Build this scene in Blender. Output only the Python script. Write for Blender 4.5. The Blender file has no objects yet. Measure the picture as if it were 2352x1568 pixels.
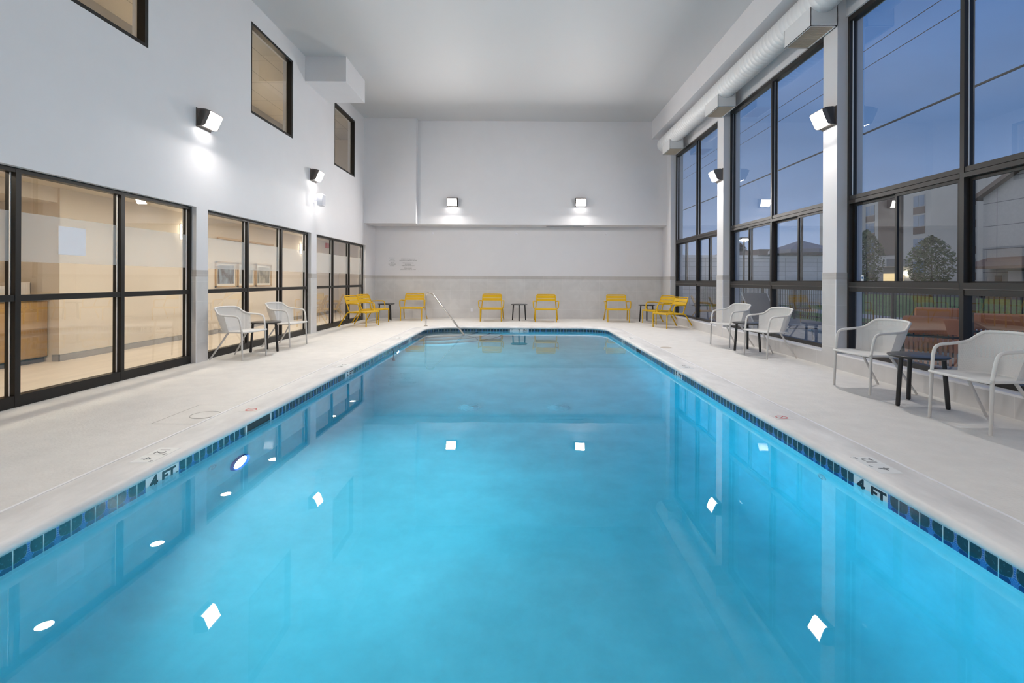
import bpy, bmesh, math, random
from mathutils import Vector, Matrix
from mathutils.geometry import tessellate_polygon
random.seed(7)
PI = math.pi
SC = bpy.context.scene
COL = SC.collection

# ------------------------------------------------------------------ object helpers
def tag(o, label=None, cat=None, group=None, kind=None):
    if label: o['label'] = label
    if cat: o['category'] = cat
    if group: o['group'] = group
    if kind: o['kind'] = kind
    return o
def empty(name, loc=(0, 0, 0), rz=0, label=None, cat=None, group=None, kind=None):
    o = bpy.data.objects.new(name, None); COL.objects.link(o)
    o.location = loc; o.rotation_euler = (0, 0, rz); o.empty_display_size = .1
    return tag(o, label, cat, group, kind)
def finish(bm, name, mat, parent=None, smooth=False, bevel=0, angle=40):
    bmesh.ops.remove_doubles(bm, verts=bm.verts, dist=1e-5)
    if bevel:
        es = [e for e in bm.edges if len(e.link_faces) == 2 and e.calc_face_angle(0) > .6]
        bmesh.ops.bevel(bm, geom=es, offset=bevel, segments=2, affect='EDGES', profile=.6)
    bmesh.ops.recalc_face_normals(bm, faces=bm.faces)
    me = bpy.data.meshes.new(name); bm.to_mesh(me); bm.free()
    for m in (mat if isinstance(mat, (list, tuple)) else [mat]): me.materials.append(m)
    if smooth:
        me.polygons.foreach_set('use_smooth', [True] * len(me.polygons))
        me.set_sharp_from_angle(angle=math.radians(angle))
    o = bpy.data.objects.new(name, me); COL.objects.link(o)
    if parent: o.parent = parent
    return o
def struct(bm, name, mat, label, smooth=False, bevel=0, parent=None):
    o = finish(bm, name, mat, parent, smooth, bevel)
    if parent is None: tag(o, label, 'setting', None, 'structure')
    return o
def copy_tree(o, parent=None):
    c = o.copy(); COL.objects.link(c); c.parent = parent
    for ch in list(o.children): copy_tree(ch, c)
    return c
def BM(): return bmesh.new()
def box(bm, x0, x1, y0, y1, z0, z1):
    v = [bm.verts.new((x, y, z)) for z in (z0, z1) for y in (y0, y1) for x in (x0, x1)]
    for f in ((0, 2, 3, 1), (4, 5, 7, 6), (0, 1, 5, 4), (2, 6, 7, 3), (0, 4, 6, 2), (1, 3, 7, 5)):
        bm.faces.new([v[i] for i in f])
    return bm
def quad(bm, pts):
    return bm.faces.new([bm.verts.new(p) for p in pts])
def prism(bm, poly, z0, z1, axis='z'):
    """extrude a 2-D polygon along an axis"""
    def P(a, b, c):
        return (a, b, c) if axis == 'z' else ((c, a, b) if axis == 'x' else (a, c, b))
    lo = [bm.verts.new(P(a, b, z0)) for a, b in poly]; hi = [bm.verts.new(P(a, b, z1)) for a, b in poly]
    n = len(poly)
    bm.faces.new(lo[::-1]); bm.faces.new(hi)
    for i in range(n): bm.faces.new((lo[i], lo[(i + 1) % n], hi[(i + 1) % n], hi[i]))
    return bm
def tube(bm, pts, r, n=10, closed=False, caps=True):
    pts = [Vector(p) for p in pts]; m = len(pts)
    rs = r if isinstance(r, (list, tuple)) else [r] * m
    tans = []
    for i in range(m):
        a = pts[(i - 1) % m] if (closed or i > 0) else pts[i]
        b = pts[(i + 1) % m] if (closed or i < m - 1) else pts[i]
        tans.append((b - a).normalized())
    t0 = tans[0]; up = Vector((0, 0, 1)) if abs(t0.z) < .9 else Vector((1, 0, 0))
    nrm = (up - t0 * up.dot(t0)).normalized(); rings = []
    for i in range(m):
        t = tans[i]; nrm = (nrm - t * nrm.dot(t)).normalized(); bi = t.cross(nrm)
        rings.append([bm.verts.new(pts[i] + (nrm * math.cos(a) + bi * math.sin(a)) * rs[i]) for a in (2 * PI * k / n for k in range(n))])
    for i in range(m if closed else m - 1):
        A, B = rings[i], rings[(i + 1) % m]
        for k in range(n): bm.faces.new((A[k], A[(k + 1) % n], B[(k + 1) % n], B[k]))
    if caps and not closed:
        bm.faces.new(rings[0][::-1]); bm.faces.new(rings[-1])
    return bm
def rounded(pts, rad, seg=6):
    """round the corners of a polyline"""
    P = [Vector(p) for p in pts]; out = [P[0]]
    for i in range(1, len(P) - 1):
        a, b, c = P[i - 1], P[i], P[i + 1]
        r = rad[i - 1] if isinstance(rad, (list, tuple)) else rad
        d1 = (a - b); d2 = (c - b)
        r = min(r, d1.length * .49, d2.length * .49)
        p, q = b + d1.normalized() * r, b + d2.normalized() * r
        for k in range(seg + 1):
            t = k / seg; out.append(p * (1 - t) ** 2 + b * 2 * t * (1 - t) + q * t * t)
    out.append(P[-1]); return out
def lathe(bm, prof, n=32, c=(0, 0, 0)):
    rings = []
    for r, z in prof:
        if r < 1e-6: rings.append([bm.verts.new((c[0], c[1], c[2] + z))])
        else: rings.append([bm.verts.new((c[0] + r * math.cos(2 * PI * k / n), c[1] + r * math.sin(2 * PI * k / n), c[2] + z)) for k in range(n)])
    for A, B in zip(rings, rings[1:]):
        for k in range(n):
            a = [A[k % len(A)], A[(k + 1) % len(A)], B[(k + 1) % len(B)], B[k % len(B)]]
            a = list(dict.fromkeys(a))
            if len(a) > 2: bm.faces.new(a)
    return bm
def xform(bm, M):
    bmesh.ops.transform(bm, matrix=M, verts=bm.verts); return bm
def text_obj(name, s, size, mat, M, parent=None, align='CENTER', depth=.0006, spacing=1.0, line=1.0, bold=0):
    cu = bpy.data.curves.new(name, 'FONT'); cu.body = s; cu.size = size; cu.align_x = align; cu.align_y = 'CENTER'
    cu.extrude = depth; cu.offset = bold * size; cu.space_character = spacing; cu.space_line = line
    t = bpy.data.objects.new('tmp', cu); COL.objects.link(t)
    dg = bpy.context.evaluated_depsgraph_get()
    me = bpy.data.meshes.new_from_object(t.evaluated_get(dg))
    bpy.data.objects.remove(t); bpy.data.curves.remove(cu)
    me.name = name; me.transform(M); me.materials.clear(); me.materials.append(mat)
    o = bpy.data.objects.new(name, me); COL.objects.link(o)
    if parent: o.parent = parent
    return o
def holes_wall(bm, axis, c0, c1, u0, u1, z0, z1, holes):
    """slab between planes c0 and c1 (c0 is the room side) with rectangular holes (ua, ub, za, zb)"""
    us = sorted({u0, u1, *[h[0] for h in holes], *[h[1] for h in holes]}); us = [u for u in us if u0 <= u <= u1]
    zs = sorted({z0, z1, *[h[2] for h in holes], *[h[3] for h in holes]}); zs = [z for z in zs if z0 <= z <= z1]
    def P(c, u, z): return (c, u, z) if axis == 'x' else (u, c, z)
    def solid(i, j):
        if i < 0 or j < 0 or i >= len(us) - 1 or j >= len(zs) - 1: return False
        u, z = (us[i] + us[i + 1]) / 2, (zs[j] + zs[j + 1]) / 2
        return not any(h[0] < u < h[1] and h[2] < z < h[3] for h in holes)
    for i in range(len(us) - 1):
        for j in range(len(zs) - 1):
            if not solid(i, j): continue
            a, b, p, q = us[i], us[i + 1], zs[j], zs[j + 1]
            for c in (c0, c1): quad(bm, [P(c, a, p), P(c, b, p), P(c, b, q), P(c, a, q)])
            if not solid(i - 1, j): quad(bm, [P(c0, a, p), P(c1, a, p), P(c1, a, q), P(c0, a, q)])
            if not solid(i + 1, j): quad(bm, [P(c0, b, p), P(c1, b, p), P(c1, b, q), P(c0, b, q)])
            if not solid(i, j - 1): quad(bm, [P(c0, a, p), P(c1, a, p), P(c1, b, p), P(c0, b, p)])
            if not solid(i, j + 1): quad(bm, [P(c0, a, q), P(c1, a, q), P(c1, b, q), P(c0, b, q)])
    return bm

# ------------------------------------------------------------------ materials
def new_mat(name):
    m = bpy.data.materials.new(name); m.use_nodes = True
    nt = m.node_tree; return m, nt, nt.nodes['Principled BSDF'], nt.nodes['Material Output']
def lnk(nt, a, b): nt.links.new(a, b)
def N(nt, t, **kw):
    n = nt.nodes.new(t)
    for k, v in kw.items(): setattr(n, k, v)
    return n
def pbr(name, col, rough=.5, metal=0, noise=0, nscale=8, bump=0, bscale=60, spec=.5, coat=0, stretch=None, dist=.01):
    m, nt, b, o = new_mat(name)
    b.inputs['Base Color'].default_value = (*col, 1); b.inputs['Roughness'].default_value = rough
    b.inputs['Metallic'].default_value = metal; b.inputs['Specular IOR Level'].default_value = spec
    b.inputs['Coat Weight'].default_value = coat
    tc = N(nt, 'ShaderNodeTexCoord'); vec = tc.outputs['Object']
    if stretch:
        mp = N(nt, 'ShaderNodeMapping'); mp.inputs['Scale'].default_value = stretch; lnk(nt, vec, mp.inputs[0]); vec = mp.outputs[0]
    if noise:
        n = N(nt, 'ShaderNodeTexNoise'); n.inputs['Scale'].default_value = nscale; n.inputs['Detail'].default_value = 6; n.inputs['Roughness'].default_value = .6
        lnk(nt, vec, n.inputs['Vector'])
        r = N(nt, 'ShaderNodeValToRGB'); r.color_ramp.elements[0].position = .3; r.color_ramp.elements[1].position = .7
        r.color_ramp.elements[0].color = (*[c * (1 - noise) for c in col], 1); r.color_ramp.elements[1].color = (*[min(1, c * (1 + noise)) for c in col], 1)
        lnk(nt, n.outputs['Fac'], r.inputs[0]); lnk(nt, r.outputs[0], b.inputs['Base Color'])
    if bump:
        n = N(nt, 'ShaderNodeTexNoise'); n.inputs['Scale'].default_value = bscale; n.inputs['Detail'].default_value = 4
        lnk(nt, vec, n.inputs['Vector'])
        bp = N(nt, 'ShaderNodeBump'); bp.inputs['Strength'].default_value = bump; bp.inputs['Distance'].default_value = dist
        lnk(nt, n.outputs['Fac'], bp.inputs['Height']); lnk(nt, bp.outputs[0], b.inputs['Normal'])
    return m
def emit(name, col, s):
    m, nt, b, o = new_mat(name); nt.nodes.remove(b)
    e = N(nt, 'ShaderNodeEmission'); e.inputs[0].default_value = (*col, 1); e.inputs[1].default_value = s
    lnk(nt, e.outputs[0], o.inputs[0]); return m
def pane_mat(name, tint=(.93, .96, .97), boost=1.0):
    m, nt, b, o = new_mat(name); nt.nodes.remove(b)
    t = N(nt, 'ShaderNodeBsdfTransparent'); t.inputs[0].default_value = (*tint, 1)
    g = N(nt, 'ShaderNodeBsdfGlossy'); g.inputs['Roughness'].default_value = 0; g.inputs[0].default_value = (1, 1, 1, 1)
    ge = N(nt, 'ShaderNodeNewGeometry'); d = N(nt, 'ShaderNodeVectorMath', operation='DOT_PRODUCT')
    lnk(nt, ge.outputs['Normal'], d.inputs[0]); lnk(nt, ge.outputs['Incoming'], d.inputs[1])
    def M(op, a, c):
        n = N(nt, 'ShaderNodeMath', operation=op)
        for i, x in enumerate((a, c)):
            if isinstance(x, (int, float)): n.inputs[i].default_value = x
            elif x is not None: lnk(nt, x, n.inputs[i])
        return n.outputs[0]
    sch = M('ADD', .04, M('MULTIPLY', .96, M('POWER', M('SUBTRACT', 1, M('ABSOLUTE', d.outputs['Value'], None)), 5)))
    k = N(nt, 'ShaderNodeMath', operation='DIVIDE'); k.use_clamp = True      # two faces of one sheet: 2R / (1 + R)
    lnk(nt, M('MULTIPLY', sch, 2 * boost), k.inputs[0]); lnk(nt, M('ADD', sch, 1), k.inputs[1])
    x = N(nt, 'ShaderNodeMixShader'); lnk(nt, k.outputs[0], x.inputs[0]); lnk(nt, t.outputs[0], x.inputs[1]); lnk(nt, g.outputs[0], x.inputs[2])
    lnk(nt, x.outputs[0], o.inputs[0]); return m
def sheer_mat(name, col, opacity, rough=.6):
    m, nt, b, o = new_mat(name)
    b.inputs['Base Color'].default_value = (*col, 1); b.inputs['Roughness'].default_value = rough; b.inputs['Alpha'].default_value = opacity
    return m
def tile_mat(name, col, var, w, h, grout, rough=.35, gap=.004):
    """porcelain tile: brick grid in (x+y, z) with faint grout and a stone-like streak"""
    m, nt, b, o = new_mat(name)
    tc = N(nt, 'ShaderNodeTexCoord'); s = N(nt, 'ShaderNodeSeparateXYZ'); lnk(nt, tc.outputs['Object'], s.inputs[0])
    a = N(nt, 'ShaderNodeMath', operation='ADD'); lnk(nt, s.outputs[0], a.inputs[0]); lnk(nt, s.outputs[1], a.inputs[1])
    c = N(nt, 'ShaderNodeCombineXYZ'); lnk(nt, a.outputs[0], c.inputs[0]); lnk(nt, s.outputs[2], c.inputs[1])
    br = N(nt, 'ShaderNodeTexBrick'); br.offset = 0; br.inputs['Scale'].default_value = 1; br.inputs['Mortar Size'].default_value = gap
    br.inputs['Brick Width'].default_value = w; br.inputs['Row Height'].default_value = h; br.inputs['Mortar Smooth'].default_value = .1
    br.inputs['Color1'].default_value = (*[x * (1 - var) for x in col], 1); br.inputs['Color2'].default_value = (*[x * (1 + var) for x in col], 1)
    br.inputs['Mortar'].default_value = (*grout, 1); lnk(nt, c.outputs[0], br.inputs['Vector'])
    n = N(nt, 'ShaderNodeTexNoise'); n.inputs['Scale'].default_value = 3; n.inputs['Detail'].default_value = 8; n.inputs['Distortion'].default_value = 1.2
    lnk(nt, tc.outputs['Object'], n.inputs['Vector'])
    r = N(nt, 'ShaderNodeMapRange'); r.inputs['To Min'].default_value = .88; r.inputs['To Max'].default_value = 1.12; lnk(nt, n.outputs['Fac'], r.inputs[0])
    mx = N(nt, 'ShaderNodeMix', data_type='RGBA', blend_type='MULTIPLY'); mx.inputs['Factor'].default_value = 1
    lnk(nt, br.outputs['Color'], mx.inputs['A']); lnk(nt, r.outputs[0], mx.inputs['B'])
    lnk(nt, mx.outputs['Result'], b.inputs['Base Color']); b.inputs['Roughness'].default_value = rough
    return m
def waterline_mat(name):
    """patterned blue pool tile, one tile per UV unit"""
    m, nt, b, o = new_mat(name)
    uv = N(nt, 'ShaderNodeUVMap'); s = N(nt, 'ShaderNodeSeparateXYZ'); lnk(nt, uv.outputs[0], s.inputs[0])
    def M(op, a, c=None, cl=False):
        n = N(nt, 'ShaderNodeMath', operation=op); n.use_clamp = cl
        for i, x in enumerate((a, c)):
            if x is None: continue
            if isinstance(x, (int, float)): n.inputs[i].default_value = x
            else: lnk(nt, x, n.inputs[i])
        return n.outputs[0]
    fu = M('FRACT', s.outputs[0]); v = s.outputs[1]
    du = M('MINIMUM', fu, M('SUBTRACT', 1, fu))                    # distance to the nearest tile edge
    def dist(a, c): return M('SQRT', M('ADD', M('MULTIPLY', a, a), M('MULTIPLY', c, c)))
    d1 = dist(du, M('SUBTRACT', v, .80)); d2 = dist(du, M('SUBTRACT', v, .16))
    dc = dist(M('SUBTRACT', fu, .5), M('MULTIPLY', M('SUBTRACT', v, .47), 1.0))
    def mix(f, A, B):
        n = N(nt, 'ShaderNodeMix', data_type='RGBA'); lnk(nt, f, n.inputs['Factor'])
        for k, x in (('A', A), ('B', B)):
            if isinstance(x, tuple): n.inputs[k].default_value = (*x, 1)
            else: lnk(nt, x, n.inputs[k])
        return n.outputs['Result']
    ns = N(nt, 'ShaderNodeTexNoise'); ns.inputs['Scale'].default_value = 9; ns.inputs['Detail'].default_value = 5; lnk(nt, uv.outputs[0], ns.inputs['Vector'])
    sp = M('GREATER_THAN', ns.outputs['Fac'], .62)
    ring = lambda d: M('GREATER_THAN', M('SINE', M('MULTIPLY', d, 85)), .45)
    base = mix(ring(dc), (.03, .13, .42), (.17, .30, .58))
    base = mix(M('LESS_THAN', d2, .40), base, (.010, .045, .19))
    base = mix(M('LESS_THAN', M('ABSOLUTE', M('SUBTRACT', d2, .40)), .012), base, (.10, .22, .48))
    teal = mix(sp, (.012, .050, .075), (.03, .10, .14))
    base = mix(M('LESS_THAN', d1, .46), base, teal)
    base = mix(M('LESS_THAN', M('ABSOLUTE', M('SUBTRACT', d1, .46)), .012), base, (.16, .26, .40))
    g = M('MAXIMUM', M('LESS_THAN', du, .022), M('GREATER_THAN', v, .955))
    base = mix(g, base, (.55, .68, .70))
    lnk(nt, base, b.inputs['Base Color']); b.inputs['Roughness'].default_value = .12
    return m

WALL = pbr('wall_paint', (.715, .705, .725), .55, noise=.015, nscale=2, bump=.05, bscale=180, dist=.002)
CEIL = pbr('ceiling_paint', (.575, .57, .58), .6, bump=.04, bscale=160, dist=.002)
DECK = pbr('deck_coating', (.71, .69, .66), .62, noise=.05, nscale=5, bump=.6, bscale=45, dist=.008)
COPE = pbr('coping_stone', (.71, .70, .69), .5, noise=.15, nscale=2.6, bump=.12, bscale=90, dist=.004, stretch=(1.6, .6, 1))
WAINS = tile_mat('wall_tile', (.60, .59, .585), .03, .61, .305, (.66, .65, .64))
WAINB = tile_mat('border_tile', (.49, .465, .45), .03, .61, .102, (.54, .52, .50))
TRIMW = pbr('white_edge_trim', (.82, .82, .84), .35)
BRONZE = pbr('dark_bronze_aluminium', (.013, .012, .0115), .38, spec=.3)
BRONZE2 = pbr('brown_aluminium', (.030, .026, .024), .38, spec=.35)
GLASS = pane_mat('window_glass', (.93, .96, .96), 1.25)
FROST = sheer_mat('frosted_film', (.80, .80, .78), .42)
PAPER = pbr('white_paper', (.92, .91, .95), .7)
PLAST = pbr('pool_plaster', (.74, .87, .89), .6, noise=.09, nscale=2.6, bump=.1, bscale=30, dist=.004)
WLT = waterline_mat('waterline_tile')
YEL = pbr('yellow_painted_steel', (.60, .355, .001), .42, spec=.3)
WHT = pbr('off_white_painted_steel', (.70, .685, .665), .42)
LEGW = pbr('grey_white_painted_leg', (.58, .565, .55), .42)
BLK = pbr('black_painted_steel', (.012, .012, .014), .28)
BLKF = pbr('black_plastic_foot', (.01, .01, .01), .5)
CHROME = pbr('polished_stainless', (.72, .69, .66), .16, metal=1)
DUCT = pbr('white_duct_metal', (.76, .76, .77), .42)
GRILLE = pbr('beige_grille', (.56, .48, .39), .5)
HOUS = pbr('bronze_lamp_housing', (.17, .145, .13), .45, metal=.4)
LENS = emit('lamp_lens', (1, .965, .93), 22)
SKIRT = emit('lamp_lens_skirt', (1, .955, .915), 45)
POOLL = emit('pool_lamp_lens', (.84, .93, 1), 1150)
POOL_FILL = emit('added_pool_fill_lens', (.84, .93, 1), 300)
DOWNL = emit('downlight_lens', (1, .87, .71), 285)
SCONL = emit('sconce_lens', (1, .86, .66), 14)
MTILE = pbr('white_marker_tile', (.78, .80, .80), .3)
INK = pbr('black_lettering', (.012, .014, .02), .4)
GINK = pbr('grey_lettering', (.12, .13, .14), .6)
RED = pbr('red_symbol', (.55, .03, .04), .4)
SPK = pbr('white_plastic', (.80, .80, .86), .4)
BEIGE = pbr('corridor_paint', (.74, .65, .54), .6)
CFLOOR = pbr('corridor_floor', (.70, .62, .52), .45, noise=.08, nscale=2, stretch=(3, .5, 1))
CBASE = pbr('corridor_base_tile', (.30, .29, .28), .45, noise=.1, nscale=4)
OAK = pbr('oak_veneer', (.36, .21, .075), .45, noise=.25, nscale=5, stretch=(1, 1, .15))
OAKL = pbr('light_oak', (.50, .34, .18), .45, noise=.15, nscale=6, stretch=(1, .2, 1))

def woven(name, col, a0, freq):
    m, nt, b, o = new_mat(name)
    b.inputs['Base Color'].default_value = (*col, 1); b.inputs['Roughness'].default_value = .5
    uv = N(nt, 'ShaderNodeUVMap'); s = N(nt, 'ShaderNodeSeparateXYZ'); lnk(nt, uv.outputs[0], s.inputs[0])
    k = N(nt, 'ShaderNodeMath', operation='MULTIPLY'); k.inputs[1].default_value = freq; lnk(nt, s.outputs[0], k.inputs[0])
    f = N(nt, 'ShaderNodeMath', operation='FRACT'); lnk(nt, k.outputs[0], f.inputs[0])
    g = N(nt, 'ShaderNodeMath', operation='GREATER_THAN'); g.inputs[1].default_value = a0; lnk(nt, f.outputs[0], g.inputs[0])
    k2 = N(nt, 'ShaderNodeMath', operation='MULTIPLY'); k2.inputs[1].default_value = freq * 1.2; lnk(nt, s.outputs[1], k2.inputs[0])
    f2 = N(nt, 'ShaderNodeMath', operation='FRACT'); lnk(nt, k2.outputs[0], f2.inputs[0])
    g2 = N(nt, 'ShaderNodeMath', operation='GREATER_THAN'); g2.inputs[1].default_value = .38; lnk(nt, f2.outputs[0], g2.inputs[0])
    mx = N(nt, 'ShaderNodeMath', operation='MAXIMUM'); lnk(nt, g.outputs[0], mx.inputs[0]); lnk(nt, g2.outputs[0], mx.inputs[1])
    lnk(nt, mx.outputs[0], b.inputs['Alpha']); return m
WEAVE = woven('white_woven_mesh', (.70, .69, .675), .32, 170)

# ------------------------------------------------------------------ room dimensions (metres)
CEILZ = 6.25
XWL, XFL, XGL = -4.82, -4.89, -4.94          # left wall face, its window frames, its glass
XWR, XFR, XGR = 4.58, 4.73, 4.775            # right wall face, frames, glass
YB = 16.3; YREAR = -4.2
PXL, PXR, PY0, PY1 = -2.44, 2.295, .5, 13.3  # pool tile faces
ZW = -.112                                   # water level
CR = .65                                     # corner radius
def outline(o, seg=10):
    """pool outline offset outward by o, counter-clockwise"""
    x0, x1, y0, y1, r = PXL - o, PXR + o, PY0 - o, PY1 + o, CR + o
    pts = []
    for cx, cy, a0 in ((x1 - r, y1 - r, 0), (x0 + r, y1 - r, 90), (x0 + r, y0 + r, 180), (x1 - r, y0 + r, 270)):
        for k in range(seg + 1):
            a = math.radians(a0 + 90 * k / seg); pts.append((cx + r * math.cos(a), cy + r * math.sin(a)))
    # densify the straight runs so the tiles get their own UVs
    return pts
def floor_z(y):
    P = [(.4, -1.18), (3.4, -1.36), (6.2, -1.62), (7.6, -1.64), (10.6, -1.12), (13.4, -1.04)]
    if y <= P[0][0]: return P[0][1]
    for (a, za), (b, zb) in zip(P, P[1:]):
        if y <= b: return za + (zb - za) * (y - a) / (b - a)
    return P[-1][1]

# ------------------------------------------------------------------ floor, coping, pool
def build_floor():
    hole = outline(.30)
    outer = [(-5.03, YREAR), (4.95, YREAR), (4.95, YB + .1), (-5.03, YB + .1)]
    bm = BM(); allp = [Vector((x, y, 0)) for x, y in outer] + [Vector((x, y, 0)) for x, y in hole]
    vs = [bm.verts.new(p) for p in allp]
    for t in tessellate_polygon([[Vector((x, y, 0)) for x, y in outer], [Vector((x, y, 0)) for x, y in hole]]):
        bm.faces.new([vs[i] for i in t])
    o = struct(bm, 'floor', DECK, 'cream textured pool deck floor running round the pool')
    return o
build_floor()

def sweep_outline(prof, mat, name, label, smooth=True):
    bm = BM(); loops = []
    for o, z in prof: loops.append([bm.verts.new((x, y, z)) for x, y in outline(o)])
    n = len(loops[0])
    for A, B in zip(loops, loops[1:]):
        for k in range(n): bm.faces.new((A[k], A[(k + 1) % n], B[(k + 1) % n], B[k]))
    return struct(bm, name, mat, label, smooth)
sweep_outline([(.325, -.03), (.325, .004), (.315, .0065), (.02, .0065), (0, .004), (-.018, -.006), (-.028, -.02), (-.028, -.032), (-.02, -.044), (-.006, -.050), (.02, -.051)], COPE, 'trim_1', 'pale stone coping with rounded nose round the pool edge')
sweep_outline([(.325, .001), (.325, .0075), (.345, .0075), (.350, .001)], TRIMW, 'trim_2', 'thin white joint line between the coping and the deck', False)

def build_tiles():
    bm = BM(); uvl = bm.loops.layers.uv.new('UVMap')
    pts = outline(0); n = len(pts); z1, z0 = -.050, -.204; s = 0
    # 'dense' perimeter
    P = []
    for k in range(n):
        a, b = Vector((*pts[k], 0)), Vector((*pts[(k + 1) % n], 0))
        m = max(1, int((b - a).length / .4))
        for i in range(m): P.append(a.lerp(b, i / m))
    # arc length starts on the left side so that a grout joint falls on the photographed ones
    L = [0]
    for k in range(len(P)): L.append(L[-1] + (P[(k + 1) % len(P)] - P[k]).length)
    tot = L[-1]; cnt = round(tot / .1556); sc = cnt / tot
    for k in range(len(P)):
        a, b = P[k], P[(k + 1) % len(P)]
        f = bm.faces.new([bm.verts.new((a.x, a.y, z0)), bm.verts.new((b.x, b.y, z0)), bm.verts.new((b.x, b.y, z1)), bm.verts.new((a.x, a.y, z1))])
        for l, (u, v) in zip(f.loops, ((L[k] * sc, 0), (L[k + 1] * sc, 0), (L[k + 1] * sc, 1), (L[k] * sc, 1))): l[uvl].uv = (u, v)
    return struct(bm, 'trim_3', WLT, 'band of blue patterned waterline tiles under the coping')
build_tiles()

def build_basin():
    bm = BM(); R = .45; K = 8
    P = []
    base = outline(0); n = len(base); nseg = [max(1, int((Vector(base[(k + 1) % n]) - Vector(base[k])).length / .25)) for k in range(n)]
    def ring(o):
        pts = outline(o); out = []
        for k in range(n):
            a, b2 = Vector(pts[k]), Vector(pts[(k + 1) % n])
            out += [a.lerp(b2, i / nseg[k]) for i in range(nseg[k])]
        return out
    r0 = ring(0); loops = [[bm.verts.new((p.x, p.y, -.204)) for p in r0], [bm.verts.new((p.x, p.y, floor_z(p.y) + R)) for p in r0]]
    for k in range(1, K + 1):
        a = PI / 2 * k / K; rk = ring(-R * (1 - math.cos(a)))
        loops.append([bm.verts.new((p.x, p.y, floor_z(p.y) + R * (1 - math.sin(a)))) for p in rk])
    m = len(r0)
    for A, B in zip(loops, loops[1:]):
        for k in range(m): bm.faces.new((A[k], A[(k + 1) % m], B[(k + 1) % m], B[k]))
    for f in bm.faces: f.smooth = True
    # floor inside the cove
    x0, x1, y0, y1, r = PXL + R, PXR - R, PY0 + R, PY1 - R, CR - R
    ys = sorted({round(p.y, 4) for p in ring(-R)} | {round(y0 + (y1 - y0) * k / 60, 4) for k in range(61)})
    rows = []
    for y in ys:
        e = 0
        if y > y1 - r: e = r - math.sqrt(max(0, r * r - (y - (y1 - r)) ** 2))
        if y < y0 + r: e = r - math.sqrt(max(0, r * r - ((y0 + r) - y) ** 2))
        rows.append([bm.verts.new((x0 + e + (x1 - x0 - 2 * e) * k / 6, y, floor_z(y))) for k in range(7)])
    for A, B in zip(rows, rows[1:]):
        for k in range(6): bm.faces.new((A[k], A[k + 1], B[k + 1], B[k]))
    return struct(bm, 'pool_basin', PLAST, 'pale blue plastered pool basin below the waterline tiles', True)
basin = build_basin()

def build_water():
    m, nt, b, o = new_mat('pool_water')
    b.inputs['Base Color'].default_value = (1, 1, 1, 1); b.inputs['Roughness'].default_value = 0
    b.inputs['Transmission Weight'].default_value = 1; b.inputs['IOR'].default_value = 1.333
    tc = N(nt, 'ShaderNodeTexCoord')
    n = N(nt, 'ShaderNodeTexNoise'); n.inputs['Scale'].default_value = 2.2; n.inputs['Detail'].default_value = 2; lnk(nt, tc.outputs['Object'], n.inputs['Vector'])
    bp = N(nt, 'ShaderNodeBump'); bp.inputs['Strength'].default_value = .35; bp.inputs['Distance'].default_value = .0012
    lnk(nt, n.outputs['Fac'], bp.inputs['Height']); lnk(nt, bp.outputs[0], b.inputs['Normal'])
    va = N(nt, 'ShaderNodeVolumeAbsorption'); va.inputs['Color'].default_value = WATER_COL; va.inputs['Density'].default_value = WATER_DEN
    lnk(nt, va.outputs[0], o.inputs['Volume'])
    bm = BM(); lo = [bm.verts.new((x, y, -1.9)) for x, y in outline(.015)]; hi = [bm.verts.new((x, y, ZW)) for x, y in outline(.015)]
    k = len(lo); bm.faces.new(lo[::-1]); bm.faces.new(hi)
    for i in range(k): bm.faces.new((lo[i], lo[(i + 1) % k], hi[(i + 1) % k], hi[i]))
    return struct(bm, 'pool_water', m, 'clear still turquoise water filling the pool')
WATER_COL = (.0, .87, .991, 1); WATER_DEN = .56
water = build_water()

# corner entry steps
NOSE = pbr('dark_step_nosing', (.02, .05, .10), .4)
def build_steps():
    root = empty('pool_steps', (0, 0, 0), 0, 'curved entry steps under water in the far corner of the pool', 'setting', None, 'structure')
    cx, cy = PXL - .02, PY1 + .02
    for r, zt in ((2.02, -.80), (1.70, -.56), (1.36, -.34)):
        bm = BM(); A = [(-90 + 90 * k / 24) for k in range(25)]
        arc = [(cx + r * math.cos(math.radians(a)), cy + r * math.sin(math.radians(a))) for a in A]
        prism(bm, [(cx, cy)] + arc, -1.5, zt)
        s = finish(bm, 'step', PLAST, root, False)
        bm = BM(); ri = r - .045
        inn = [(cx + ri * math.cos(math.radians(a)), cy + ri * math.sin(math.radians(a))) for a in A]
        out = [(cx + (r + .004) * math.cos(math.radians(a)), cy + (r + .004) * math.sin(math.radians(a))) for a in A]
        prism(bm, out + inn[::-1], zt - .03, zt + .004)
        finish(bm, 'nosing', NOSE, s)
build_steps()

# ------------------------------------------------------------------ walls and ceiling
LOP = [(3.56, 7.40), (7.674, 11.48), (11.79, 15.53)]       # left window openings (y), 0..2.33
UPW = [(4.78, 6.43), (8.88, 10.53), (12.885, 14.505)]      # upper left windows, 4.235..5.88
ROP = [(3.45, 7.17), (7.50, 11.17), (11.51, 15.05)]        # right window openings, .215..5.075
bm = BM()
holes_wall(bm, 'x', XWL, -5.03, YREAR, 15.6, 0, CEILZ, [(a, b, -.001, 2.33) for a, b in LOP] + [(a, b, 4.235, 5.88) for a, b in UPW])
prism(bm, [(-5.03, 15.6), (XWL, 15.6), (-4.747, YB), (-5.03, YB)], 0, CEILZ)
struct(bm, 'wall_left', WALL, 'white painted left wall with storefront windows and upper openings')
bm = BM()
holes_wall(bm, 'x', XWR, 4.95, YREAR, 15.05, 0, 5.75, [(a, b, .215, 5.751) for a, b in ROP])
for a, b in ROP: box(bm, 4.70, 4.95, a, b, 5.075, CEILZ)
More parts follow.
